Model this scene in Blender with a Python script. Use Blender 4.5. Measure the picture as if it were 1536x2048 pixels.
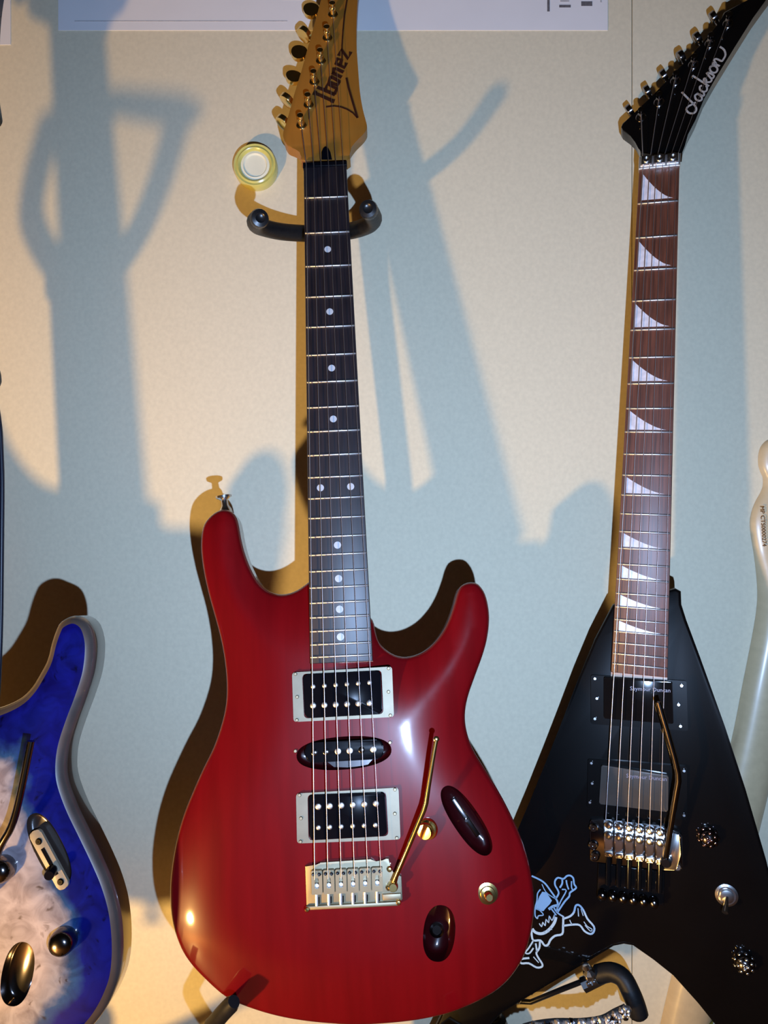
import bpy, bmesh, math, random
import numpy as np
from mathutils import Vector, Matrix
from mathutils.geometry import delaunay_2d_cdt

random.seed(4)
for o in list(bpy.data.objects):
    bpy.data.objects.remove(o)
SC = bpy.context.scene
COL = SC.collection

# ------------------------------------------------------------------ camera, light, exposure
H = 0.66            # height of the lens above the floor (m)
F = 1550.0          # focal length in pixels of the 1536 x 2048 frame
WALL = 0.82         # distance from lens to the wall

cam_d = bpy.data.cameras.new('camera')
cam_d.sensor_fit = 'VERTICAL'
cam_d.sensor_height = 36.0
cam_d.lens = F / 2048.0 * 36.0
cam_d.clip_start = 0.01
cam = bpy.data.objects.new('camera', cam_d)
cam.location = (0, 0, H)
cam.rotation_euler = (math.pi / 2, 0, 0)
COL.objects.link(cam)
SC.camera = cam

world = bpy.data.worlds.new('room_dark')
world.use_nodes = True
world.node_tree.nodes['Background'].inputs['Color'].default_value = (1.0, 0.72, 0.5, 1)
world.node_tree.nodes['Background'].inputs['Strength'].default_value = 0.009
SC.world = world


def lamp(name, loc, colour, power, radius, kind='POINT'):
    d = bpy.data.lights.new(name, kind)
    d.color = colour
    d.energy = power
    d.shadow_soft_size = radius
    o = bpy.data.objects.new(name, d)
    o.location = loc
    COL.objects.link(o)
    return o


# warm bulb of a low lamp standing on the floor to the left, cool white torch held under the lens
lamp('warm_lamp', (-0.631, 0.058, H - 0.54), (1.0, 0.59, 0.185), 40.0, 0.022)
torch = lamp('cool_torch', (0.072, 0.0, H - 0.135), (0.43, 0.63, 1.0), 36.0, 0.004, 'SPOT')
torch.data.spot_size = math.radians(125)
torch.data.spot_blend = 1.0
torch.rotation_euler = (math.radians(90 + 14), 0, math.radians(-2))

SC.view_settings.view_transform = 'Standard'
SC.view_settings.look = 'None'
SC.view_settings.exposure = 0.0
SC.view_settings.gamma = 1.0
SC.view_settings.use_curve_mapping = False

# ------------------------------------------------------------------ materials


def mat(name, col, rough=0.5, metal=0.0, coat=0.0, var=0.0, scale=60.0, bump=0.0, stretch=(1, 1, 1),
        col2=None, trans=0.0, spec=0.5, coat_rough=0.04, detail=4.0):
    m = bpy.data.materials.new(name)
    m.use_nodes = True
    nt = m.node_tree
    b = nt.nodes['Principled BSDF']
    b.inputs['Base Color'].default_value = (*col, 1)
    b.inputs['Roughness'].default_value = rough
    b.inputs['Metallic'].default_value = metal
    b.inputs['Coat Weight'].default_value = coat
    b.inputs['Coat Roughness'].default_value = coat_rough
    b.inputs['Transmission Weight'].default_value = trans
    b.inputs['Specular IOR Level'].default_value = spec
    if var > 0 or bump > 0:
        tc = nt.nodes.new('ShaderNodeTexCoord')
        mp = nt.nodes.new('ShaderNodeMapping')
        mp.inputs['Scale'].default_value = stretch
        nt.links.new(tc.outputs['Object'], mp.inputs['Vector'])
        nz = nt.nodes.new('ShaderNodeTexNoise')
        nz.inputs['Scale'].default_value = scale
        nz.inputs['Detail'].default_value = detail
        nt.links.new(mp.outputs['Vector'], nz.inputs['Vector'])
        if var > 0:
            rp = nt.nodes.new('ShaderNodeValToRGB')
            rp.color_ramp.elements[0].position = 0.3
            rp.color_ramp.elements[1].position = 0.7
            c2 = col2 if col2 else tuple(c * (1 - var) for c in col)
            rp.color_ramp.elements[0].color = (*c2, 1)
            rp.color_ramp.elements[1].color = (*col, 1)
            nt.links.new(nz.outputs['Fac'], rp.inputs['Fac'])
            nt.links.new(rp.outputs['Color'], b.inputs['Base Color'])
        if bump > 0:
            bp = nt.nodes.new('ShaderNodeBump')
            bp.inputs['Strength'].default_value = bump
            bp.inputs['Distance'].default_value = 0.001
            nt.links.new(nz.outputs['Fac'], bp.inputs['Height'])
            nt.links.new(bp.outputs['Normal'], b.inputs['Normal'])
    return m


M = {}
M['wall'] = mat('wall_paper', (0.70, 0.635, 0.46), 0.85, var=0.09, scale=240, bump=0.12, detail=10)
M['floor'] = mat('floor_board', (0.20, 0.12, 0.07), 0.5, var=0.3, scale=20, stretch=(1, 8, 1))
M['paper'] = mat('white_paper', (0.76, 0.76, 0.77), 0.6, var=0.03, scale=30)
M['ink'] = mat('grey_ink', (0.16, 0.15, 0.16), 0.7, var=0.4, scale=400)
M['ink_pale'] = mat('pale_ink', (0.5, 0.49, 0.5), 0.7, var=0.2, scale=400)
M['red'] = mat('red_lacquer', (0.145, 0.002, 0.004), 0.3, coat=0.8, var=0.22, scale=14, stretch=(6, 0.6, 1), coat_rough=0.065, spec=0.12)
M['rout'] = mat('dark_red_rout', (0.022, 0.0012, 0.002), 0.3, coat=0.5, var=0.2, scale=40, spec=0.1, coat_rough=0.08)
M['maple'] = mat('amber_maple', (0.31, 0.13, 0.017), 0.42, coat=0.25, var=0.10, scale=30, stretch=(6, 0.8, 6), coat_rough=0.3)
M['pale_maple'] = mat('pale_maple', (0.56, 0.44, 0.26), 0.4, coat=0.3, var=0.10, scale=24, stretch=(6, 0.8, 6), coat_rough=0.2)
M['rosewood_dark'] = mat('dark_rosewood', (0.022, 0.016, 0.020), 0.42, var=0.5, scale=40, stretch=(9, 0.6, 9))
M['rosewood'] = mat('brown_rosewood', (0.15, 0.052, 0.030), 0.42, var=0.55, scale=45, stretch=(9, 0.5, 9))
M['steel'] = mat('nickel_silver', (0.85, 0.82, 0.81), 0.42, 1.0, var=0.08, scale=200)
M['wire'] = mat('string_wire', (0.66, 0.60, 0.60), 0.42, 1.0, var=0.1, scale=300)
M['gold'] = mat('gold_plate', (0.90, 0.64, 0.24), 0.20, 1.0, var=0.10, scale=120)
M['pale_gold'] = mat('worn_gold', (0.33, 0.285, 0.19), 0.52, 1.0, var=0.12, scale=90)
M['dull_gold'] = mat('dull_gold', (0.21, 0.185, 0.135), 0.5, 1.0, var=0.12, scale=90)
M['chrome'] = mat('chrome', (0.86, 0.86, 0.87), 0.20, 1.0, var=0.04, scale=120)
M['black_nickel'] = mat('black_nickel', (0.23, 0.21, 0.21), 0.16, 1.0, var=0.15, scale=120)
M['bobbin'] = mat('black_bobbin', (0.004, 0.004, 0.006), 0.2, var=0.2, scale=80, spec=0.03)
M['black'] = mat('black_lacquer', (0.0035, 0.003, 0.003), 0.3, coat=0.7, var=0.2, scale=30, coat_rough=0.03, spec=0.05)
M['black_cover'] = mat('black_cover', (0.006, 0.005, 0.005), 0.07, var=0.2, scale=50, spec=0.25)
M['cover_reflection'] = mat('dark_cover_reflection', (0.060, 0.052, 0.045), 0.2, coat=0.6, var=0.15, scale=50)  # dark chrome cover, its brownish reflection put into the base colour
M['rubber'] = mat('black_foam', (0.010, 0.010, 0.011), 0.5, var=0.3, scale=200, bump=0.2, spec=0.3)
M['tube'] = mat('black_tube', (0.010, 0.010, 0.011), 0.32, var=0.2, scale=90)
M['dot'] = mat('pearl_dot', (0.50, 0.54, 0.60), 0.35, var=0.15, scale=300)
M['pearl'] = mat('pearl_inlay', (0.74, 0.71, 0.76), 0.25, var=0.30, scale=160)
M['logo'] = mat('brown_logo', (0.045, 0.012, 0.006), 0.45, var=0.3, scale=300)
M['silver_ink'] = mat('silver_ink', (0.42, 0.40, 0.38), 0.45, var=0.1, scale=300)
M['small_ink'] = mat('grey_violet_ink', (0.20, 0.18, 0.26), 0.4, var=0.1, scale=300)
M['sticker'] = mat('pale_blue_vinyl', (0.33, 0.50, 0.68), 0.4, var=0.05, scale=100)
M['cream'] = mat('cream_plastic', (0.26, 0.22, 0.16), 0.4, var=0.1, scale=60)
M['yellow'] = mat('yellow_tape', (0.62, 0.58, 0.16), 0.25, coat=0.4, var=0.12, scale=70)
M['tape_core'] = mat('white_core', (0.80, 0.80, 0.62), 0.4, var=0.05, scale=70)
M['lime'] = mat('lime_tape', (0.28, 0.36, 0.02), 0.5, var=0.3, scale=70)
M['orange'] = mat('orange_tape', (0.35, 0.09, 0.01), 0.5, var=0.3, scale=70)
M['strap'] = mat('dark_strap', (0.02, 0.02, 0.02), 0.6, var=0.3, scale=100)
M['navy'] = mat('navy_cable', (0.004, 0.008, 0.022), 0.4, var=0.2, scale=100)
M['blue_side'] = mat('dark_side', (0.030, 0.020, 0.016), 0.3, coat=0.8, var=0.3, scale=60)
M['binding'] = mat('grey_brown_edge', (0.085, 0.064, 0.056), 0.35, coat=1.0, var=0.25, scale=60, coat_rough=0.03)
M['rust'] = mat('text_brown', (0.13, 0.07, 0.03), 0.6, var=0.2, scale=200)
M['skull_red'] = mat('tinted_chrome', (0.62, 0.40, 0.42), 0.12, 1.0, var=0.3, scale=150)


def burst_material():
    m = bpy.data.materials.new('blue_burst_burl')
    m.use_nodes = True
    nt = m.node_tree
    N, L = nt.nodes, nt.links
    b = N['Principled BSDF']
    at = N.new('ShaderNodeAttribute')
    at.attribute_name = 'edge'
    tc = N.new('ShaderNodeTexCoord')
    n1 = N.new('ShaderNodeTexNoise')
    n1.inputs['Scale'].default_value = 32
    n1.inputs['Detail'].default_value = 6
    L.new(tc.outputs['Object'], n1.inputs['Vector'])
    mm = N.new('ShaderNodeMath')
    mm.operation = 'MULTIPLY_ADD'
    L.new(n1.outputs['Fac'], mm.inputs[0])
    mm.inputs[1].default_value = 0.036
    L.new(at.outputs['Fac'], mm.inputs[2])
    mr = N.new('ShaderNodeMapRange')
    mr.inputs['From Min'].default_value = 0.018
    mr.inputs['From Max'].default_value = 0.078
    L.new(mm.outputs[0], mr.inputs['Value'])
    rp = N.new('ShaderNodeValToRGB')
    e = rp.color_ramp.elements
    e[0].position = 0.0
    e[0].color = (0.0025, 0.003, 0.13, 1)
    e[1].position = 1.0
    e[1].color = (0.40, 0.345, 0.36, 1)
    for p, c in ((0.42, (0.003, 0.008, 0.16)), (0.56, (0.02, 0.07, 0.20)), (0.68, (0.25, 0.25, 0.31))):
        q = e.new(p)
        q.color = (*c, 1)
    L.new(mr.outputs['Result'], rp.inputs['Fac'])
    n2 = N.new('ShaderNodeTexNoise')
    n2.inputs['Scale'].default_value = 55
    n2.inputs['Detail'].default_value = 8
    n2.inputs['Distortion'].default_value = 1.2
    L.new(tc.outputs['Object'], n2.inputs['Vector'])
    r2 = N.new('ShaderNodeValToRGB')
    r2.color_ramp.elements[0].position = 0.33
    r2.color_ramp.elements[0].color = (0.42, 0.38, 0.40, 1)
    r2.color_ramp.elements[1].position = 0.62
    r2.color_ramp.elements[1].color = (1, 1, 1, 1)
    L.new(n2.outputs['Fac'], r2.inputs['Fac'])
    mx = N.new('ShaderNodeMixRGB')
    mx.blend_type = 'MULTIPLY'
    mx.inputs['Fac'].default_value = 0.8
    L.new(rp.outputs['Color'], mx.inputs['Color1'])
    L.new(r2.outputs['Color'], mx.inputs['Color2'])
    vo = N.new('ShaderNodeTexVoronoi')
    vo.inputs['Scale'].default_value = 62
    wv = N.new('ShaderNodeVectorMath')
    wv.operation = 'MULTIPLY_ADD'
    L.new(n2.outputs['Color'], wv.inputs[0])
    wv.inputs[1].default_value = (0.03, 0.03, 0.03)
    L.new(tc.outputs['Object'], wv.inputs[2])
    L.new(wv.outputs[0], vo.inputs['Vector'])
    r3 = N.new('ShaderNodeValToRGB')
    r3.color_ramp.elements[0].position = 0.05
    r3.color_ramp.elements[0].color = (0.12, 0.05, 0.02, 1)
    r3.color_ramp.elements[1].position = 0.20
    r3.color_ramp.elements[1].color = (1, 1, 1, 1)
    L.new(vo.outputs['Distance'], r3.inputs['Fac'])
    mx2 = N.new('ShaderNodeMixRGB')
    mx2.blend_type = 'MULTIPLY'
    mx2.inputs['Fac'].default_value = 0.75
    L.new(mx.outputs['Color'], mx2.inputs['Color1'])
    L.new(r3.outputs['Color'], mx2.inputs['Color2'])
    L.new(mx2.outputs['Color'], b.inputs['Base Color'])
    b.inputs['Roughness'].default_value = 0.3
    b.inputs['Specular IOR Level'].default_value = 0.1
    b.inputs['Coat Weight'].default_value = 0.9
    b.inputs['Coat Roughness'].default_value = 0.04
    return m


M['burst'] = burst_material()

# ------------------------------------------------------------------ scene helpers


def link(name, data, parent=None):
    o = bpy.data.objects.new(name, data)
    COL.objects.link(o)
    if parent is not None:
        o.parent = parent
    return o


def tag(o, label, cat, group=None):
    o['label'] = label
    o['category'] = cat
    if group:
        o['group'] = group
    return o


def part(name, bm, m, parent=None, smooth=35, label=None):
    me = bpy.data.meshes.new(name)
    bmesh.ops.recalc_face_normals(bm, faces=bm.faces[:])
    bm.to_mesh(me)
    bm.free()
    me.materials.append(M[m])
    if smooth:
        me.set_sharp_from_angle(angle=math.radians(smooth))
        for p in me.polygons:
            p.use_smooth = True
    o = link(name, me, parent)
    if label:
        o['label'] = label
    return o


def ring_faces(bm, a, b):
    n = len(a)
    for i in range(n):
        bm.faces.new((a[i], a[(i + 1) % n], b[(i + 1) % n], b[i]))


def frame_of(t):
    t = t.normalized()
    r = Vector((0, 0, 1)) if abs(t.z) < 0.9 else Vector((1, 0, 0))
    x = t.cross(r).normalized()
    return x, t.cross(x).normalized()


def tube(bm, pts, r, seg=12, caps=True, smooth=0, flat=1.0):
    pts = [Vector(p) for p in pts]
    if smooth:
        pts = [Vector(p) for p in spline([tuple(p) for p in pts], smooth, False)]
    rs = r if isinstance(r, (list, tuple)) else [r] * len(pts)
    if len(rs) != len(pts):
        rs = [rs[min(int(i * len(rs) / len(pts)), len(rs) - 1)] for i in range(len(pts))]
    prev = None
    rings = []
    for i, p in enumerate(pts):
        t = (pts[min(i + 1, len(pts) - 1)] - pts[max(i - 1, 0)])
        if prev is None:
            x, y = frame_of(t)
        else:
            t.normalize()
            x = (prev - t * prev.dot(t)).normalized()
            y = t.cross(x)
        prev = x
        rings.append([bm.verts.new(p + (x * math.cos(2 * math.pi * k / seg) + y * math.sin(2 * math.pi * k / seg) * flat) * rs[i]) for k in range(seg)])
    for a, b in zip(rings, rings[1:]):
        ring_faces(bm, a, b)
    if caps:
        bm.faces.new(rings[0][::-1])
        bm.faces.new(rings[-1])
    return rings


def lathe(bm, prof, c, axis, seg=20, caps=True):
    """prof = [(radius, height)...] about axis through c"""
    c = Vector(c)
    a = Vector(axis).normalized()
    x, y = frame_of(a)
    rings = []
    for r, h in prof:
        if r <= 1e-7:
            rings.append([bm.verts.new(c + a * h)])
        else:
            rings.append([bm.verts.new(c + a * h + (x * math.cos(2 * math.pi * k / seg) + y * math.sin(2 * math.pi * k / seg)) * r) for k in range(seg)])
    for p, q in zip(rings, rings[1:]):
        if len(p) == 1 and len(q) == 1:
            continue
        if len(p) == 1:
            for k in range(seg):
                bm.faces.new((p[0], q[k], q[(k + 1) % seg]))
        elif len(q) == 1:
            for k in range(seg):
                bm.faces.new((p[k], p[(k + 1) % seg], q[0]))
        else:
            ring_faces(bm, p, q)
    if caps and len(rings[0]) > 1:
        bm.faces.new(rings[0][::-1])
    if caps and len(rings[-1]) > 1:
        bm.faces.new(rings[-1])


def prism(bm, pts, nrm, depth, bevel=0.0, seg=2):
    """solid from a flat loop of 3-D points, going back by depth along -nrm; front rim rounded"""
    nrm = Vector(nrm).normalized()
    fr = [bm.verts.new(Vector(p)) for p in pts]
    bk = [bm.verts.new(Vector(p) - nrm * depth) for p in pts]
    f = bm.faces.new(fr)
    bm.faces.new(bk[::-1])
    ring_faces(bm, fr[::-1], bk[::-1])
    if bevel > 0:
        es = list(f.edges)
        bmesh.ops.bevel(bm, geom=es, offset=bevel, segments=seg, profile=0.5, affect='EDGES', clamp_overlap=True)


def box(bm, x0, x1, y0, y1, z0, z1, bevel=0.0):
    prism(bm, [(x0, y0, z1), (x1, y0, z1), (x1, y1, z1), (x0, y1, z1)], (0, 0, 1), z1 - z0, bevel)


def spline(pts, per=6, closed=True):
    P = [np.array(p, float) for p in pts]
    n = len(P)
    out = []
    rng = range(n) if closed else range(n - 1)
    for i in rng:
        p1, p2 = P[i], P[(i + 1) % n]
        p0 = P[(i - 1) % n] if closed or i > 0 else p1
        p3 = P[(i + 2) % n] if closed or i + 2 < n else p2
        if np.linalg.norm(p2 - p1) < 1e-9:
            continue
        for k in range(per):
            t = k / per
            out.append(tuple(0.5 * ((2 * p1) + (-p0 + p2) * t + (2 * p0 - 5 * p1 + 4 * p2 - p3) * t * t + (-p0 + 3 * p1 - 3 * p2 + p3) * t ** 3)))
    if not closed:
        out.append(tuple(P[-1]))
    return out


def stroke(bm, pts, w, nrm=(0, 0, 1), th=0.0004):
    """raised ribbon following a polyline of 3-D points"""
    nrm = Vector(nrm).normalized()
    pts = [Vector(p) for p in pts]
    prev = None
    for i, p in enumerate(pts):
        t = pts[min(i + 1, len(pts) - 1)] - pts[max(i - 1, 0)]
        s = nrm.cross(t).normalized() * w * 0.5
        up = nrm * th
        cur = [bm.verts.new(p + s), bm.verts.new(p + s + up), bm.verts.new(p - s + up), bm.verts.new(p - s)]
        if prev is None:
            bm.faces.new(cur)
        else:
            ring_faces(bm, prev, cur)
        prev = cur
    bm.faces.new(prev[::-1])


def world_at(px, py, z):
    """point of the room at depth z seen at pixel (px, py)"""
    return Vector(((px - 768) / F * z, z, H - (py - 1024) / F * z))


class Frame:
    """local frame of an instrument: x across, y along the neck, z out of the front; origin at the bottom end"""

    def __init__(s, X, Y, Z, lean, yaw, roll, length):
        le, ya, ro = (math.radians(a) for a in (lean, yaw, roll))
        ry = np.array([[math.cos(ya), 0, -math.sin(ya)], [0, 1, 0], [math.sin(ya), 0, math.cos(ya)]])
        rx = np.array([[1, 0, 0], [0, math.cos(le), -math.sin(le)], [0, math.sin(le), math.cos(le)]])
        b = np.array([[math.cos(ro), -math.sin(ro), 0], [math.sin(ro), math.cos(ro), 0], [0, 0, -1]])
        R = ry @ rx @ b
        W = np.array([[1, 0, 0], [0, 0, 1], [0, 1, 0]])      # (right, up, forward) -> Blender axes
        R = W @ R
        O = W @ np.array([X, Y, Z]) + np.array([0, 0, H]) - R[:, 1] * length
        s.R, s.O, s.L = R, O, length
        s.m = Matrix([[*R[0], O[0]], [*R[1], O[1]], [*R[2], O[2]], [0, 0, 0, 1]])
        s.c = R.T @ (np.array([0, 0, H]) - O)

    def hit(s, px, py, p0=(0, 0, 0), nrm=(0, 0, 1)):
        d = s.R.T @ np.array([(px - 768) / F, 1.0, -(py - 1024) / F])
        p0, nrm = np.array(p0, float), np.array(nrm, float)
        t = nrm.dot(p0 - s.c) / nrm.dot(d)
        return Vector(s.c + d * t)

    def at(s, px, py, n=0.0):
        return s.hit(px, py, (0, 0, n))

    def loop(s, pts, n=0.0, per=6):
        return [Vector(p) for p in spline([tuple(s.at(x, y, n)) for x, y in pts], per)] if per else [s.at(x, y, n) for x, y in pts]

    def local(s, w):
        return Vector(s.R.T @ (np.array(w) - s.O))

    def root(s, name):
        o = bpy.data.objects.new(name, None)
        o.empty_display_size = 0.05
        COL.objects.link(o)
        o.matrix_world = s.m
        return o


# ------------------------------------------------------------------ carved body


def seg_dist(P, loop):
    A = np.array(loop)
    B = np.roll(A, -1, axis=0)
    D = B - A
    L2 = (D ** 2).sum(1) + 1e-18
    out = np.empty(len(P))
    for i in range(0, len(P), 400):
        p = P[i:i + 400, None, :]
        t = np.clip(((p - A) * D).sum(2) / L2, 0, 1)
        out[i:i + 400] = np.sqrt((((A + t[..., None] * D) - p) ** 2).sum(2)).min(1)
    return out


def inside(P, loop):
    A = np.array(loop)
    B = np.roll(A, -1, axis=0)
    x, y = P[:, 0:1], P[:, 1:2]
    c = (A[:, 1] > y) != (B[:, 1] > y)
    with np.errstate(divide='ignore', invalid='ignore'):
        xi = A[:, 0] + (y - A[:, 1]) / (B[:, 1] - A[:, 1]) * (B[:, 0] - A[:, 0])
    return ((c & (x < xi)).sum(1) % 2) == 1


def resample(loop, step):
    P = np.array([(p[0], p[1]) for p in loop])
    Q = np.vstack([P, P[:1]])
    d = np.r_[0, np.cumsum(np.sqrt((np.diff(Q, axis=0) ** 2).sum(1)))]
    n = max(12, int(d[-1] / step))
    t = np.linspace(0, d[-1], n, endpoint=False)
    return np.c_[np.interp(t, d, Q[:, 0]), np.interp(t, d, Q[:, 1])]


def inset(loop, d):
    A = np.array(loop)
    area = 0.5 * np.sum(A[:, 0] * np.roll(A[:, 1], -1) - A[:, 1] * np.roll(A[:, 0], -1))
    t = np.roll(A, -1, axis=0) - np.roll(A, 1, axis=0)
    t /= np.linalg.norm(t, axis=1)[:, None] + 1e-12
    n = np.c_[-t[:, 1], t[:, 0]] * (1 if area > 0 else -1)
    return A + n * d


def carved_body(outline, holes, z0, arch, reach, rim, thick, back_rim=0.003, step=0.0035, grid=0.0065):
    """returns (top bmesh, side bmesh, routs list, edge distances); outline and holes are 2-D loops, holes = (loop, depth)"""
    out = resample(outline, step)
    hl = [(resample(h, 0.0022), dep) for h, dep in holes]

    def height(P):
        d = seg_dist(P, out)
        k = np.clip(d / reach, 0, 1)
        k = 1 - (1 - k) ** 2.2
        q = np.minimum(d, rim)
        return z0 - arch * (1 - k) - (rim - np.sqrt(np.maximum(0, rim * rim - (rim - q) ** 2))), d

    pts = [out]
    for dd in (0.06, 0.22, 0.5, 0.85, 1.25):
        r = inset(out, dd * rim)
        ok = (seg_dist(r, out) > dd * rim * 0.93) & inside(r, out)
        pts.append(r[ok])
    r = inset(out, max(rim * 1.25 + 0.004, 0.009))
    pts.append(r[(seg_dist(r, out) > max(rim * 1.25 + 0.004, 0.009) * 0.93) & inside(r, out)])
    mn, mx = out.min(0), out.max(0)
    gx, gy = np.meshgrid(np.arange(mn[0], mx[0], grid), np.arange(mn[1], mx[1], grid))
    g = np.c_[gx.ravel() + (np.round(gy.ravel() / grid) % 2) * grid / 2, gy.ravel()]
    g = g[inside(g, out)]
    g = g[seg_dist(g, out) > max(rim * 1.25 + 0.004, 0.009) + 0.004]
    pts.append(g)
    free = np.vstack(pts[1:])
    for h, _ in hl:
        free = free[~inside(free, h)]
        free = free[seg_dist(free, h) > 0.0022]
    allp = [out] + [h for h, _ in hl] + [inset(h, -0.0014) for h, _ in hl] + [free]
    edges = []
    o = 0
    for lp in [out] + [h for h, _ in hl]:
        n = len(lp)
        edges += [(o + i, o + (i + 1) % n) for i in range(n)]
        o += n
    V = np.vstack(allp)
    res = delaunay_2d_cdt([Vector(v) for v in V], edges, [], 0, 1e-7)
    RV = np.array([tuple(v) for v in res[0]])
    T = np.array([f for f in res[2] if len(f) == 3])
    c = RV[T].mean(1)
    keep = inside(c, out)
    for h, _ in hl:
        keep &= ~inside(c, h)
    T = T[keep]
    z, d = height(RV)
    bm = bmesh.new()
    lay = bm.verts.layers.float.new('edge')
    vs = []
    for p, zz, dd in zip(RV, z, d):
        v = bm.verts.new((p[0], p[1], zz))
        v[lay] = dd
        vs.append(v)
    for t in T:
        try:
            bm.faces.new([vs[i] for i in t])
        except ValueError:
            pass
    loose = [v for v in bm.verts if not v.link_faces]
    for v in loose:
        bm.verts.remove(v)
    # sides and back
    sb = bmesh.new()
    top = z0 - arch - rim
    prof = [(0.0, top + 0.0002), (0.0, z0 - thick + back_rim), (back_rim * 0.3, z0 - thick + back_rim * 0.3), (back_rim, z0 - thick)]
    rings = []
    for dd, zz in prof:
        r = inset(out, dd) if dd else out
        rings.append([sb.verts.new((p[0], p[1], zz)) for p in r])
    for a, b in zip(rings, rings[1:]):
        ring_faces(sb, a, b)
    f = sb.faces.new(rings[-1])
    bmesh.ops.triangulate(sb, faces=[f])
    routs = []
    for h, dep in hl:
        hz, _ = height(h)
        rb = bmesh.new()
        a = [rb.verts.new((p[0], p[1], q)) for p, q in zip(h, hz)]
        h2 = inset(h, 0.0012)
        b = [rb.verts.new((p[0], p[1], q - dep * 0.8)) for p, q in zip(h2, hz)]
        h3 = inset(h, 0.0035)
        c3 = [rb.verts.new((p[0], p[1], q - dep)) for p, q in zip(h3, hz)]
        ring_faces(rb, a, b)
        ring_faces(rb, b, c3)
        rb.faces.new(c3)
        routs.append(rb)
    return bm, sb, routs, height


def oval(c, a, b, ang, n=40, power=2.0):
    ca, sa = math.cos(ang), math.sin(ang)
    pts = []
    for k in range(n):
        t = 2 * math.pi * k / n
        x = a * math.copysign(abs(math.cos(t)) ** (2 / power), math.cos(t))
        y = b * math.copysign(abs(math.sin(t)) ** (2 / power), math.sin(t))
        pts.append((c[0] + x * ca - y * sa, c[1] + x * sa + y * ca))
    return pts


# ------------------------------------------------------------------ room
def structure(name, bm, m):
    o = part(name, bm, m, None, 0)
    o['kind'] = 'structure'
    return o


bm = bmesh.new()
box(bm, -1.6, 1.6, WALL + 0.004, WALL + 0.10, 0, 1.9)
wall = structure('wall_back', bm, 'wall')
seam = (1264 - 768) / F * WALL
for x0, x1 in ((-1.6, seam - 0.0005), (seam + 0.0005, 1.6)):        # two boards of the wall with a fine joint
    bm = bmesh.new()
    box(bm, x0, x1, WALL, WALL + 0.006, 0, 1.9)
    part('panel', bm, 'wall', wall, 0)
bm = bmesh.new()
box(bm, -1.6, 1.6, -1.4, WALL + 0.10, -0.05, 0)
structure('floor', bm, 'floor')


def sheet(name, x0, y0, x1, y1, label):
    bm = bmesh.new()
    a, b = world_at(x0, y1, WALL), world_at(x1, y0, WALL)
    prism(bm, [(a.x, WALL - 0.0008, a.z), (b.x, WALL - 0.0008, a.z), (b.x, WALL - 0.0008, b.z), (a.x, WALL - 0.0008, b.z)], (0, -1, 0), 0.0008)
    return tag(part(name, bm, 'paper', None, 0), label, 'poster')


def mark(parent, x0, y0, x1, y1, m='ink'):
    bm = bmesh.new()
    a, b = world_at(x0, y1, WALL), world_at(x1, y0, WALL)
    y = WALL - 0.0011
    prism(bm, [(a.x, y, a.z), (b.x, y, a.z), (b.x, y, b.z), (a.x, y, b.z)], (0, -1, 0), 0.0003)
    return part('printed_mark', bm, m, parent, 0)


poster = sheet('poster', 117, -520, 1215, 61, 'large white paper poster on the wall behind the red guitar headstock')
for q in ((1094, -40, 1099, 24, 'ink'), (1118, 11, 1141, 16, 'ink'), (1120, -8, 1138, 5, 'ink_pale'), (1162, 4, 1184, 13, 'ink'),
          (1164, -10, 1182, 1, 'ink_pale'), (565, -30, 640, 1, 'ink_pale'), (150, 42.5, 575, 44, 'ink_pale'), (1200, -20, 1203, 6, 'ink_pale')):
    mark(poster, *q)
sheet('poster', -360, -520, 22, 90, 'white paper sheet at the top left corner, beside the blue guitar headstock')

# roll of yellow tape on the wall
c = world_at(514, 341, WALL)
bm = bmesh.new()
lathe(bm, [(0.0150, 0.0), (0.0222, 0.0), (0.0228, 0.002), (0.0228, 0.012), (0.0215, 0.0145), (0.0195, 0.0140), (0.0178, 0.0150), (0.0160, 0.0140), (0.0150, 0.012)], c, (0, -1, 0), 40, False)
tape = tag(part('tape_roll', bm, 'yellow', None, 40), 'round roll of yellow tape stuck on the wall left of the red guitar neck', 'tape')
bm = bmesh.new()
lathe(bm, [(0.0150, 0.0), (0.0150, 0.0122), (0.0125, 0.0128), (0.0112, 0.0110), (0.0, 0.0108)], c, (0, -1, 0), 36)
part('tape_core', bm, 'tape_core', tape, 40, 'pale white core')

# ------------------------------------------------------------------ generic instrument pieces


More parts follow.
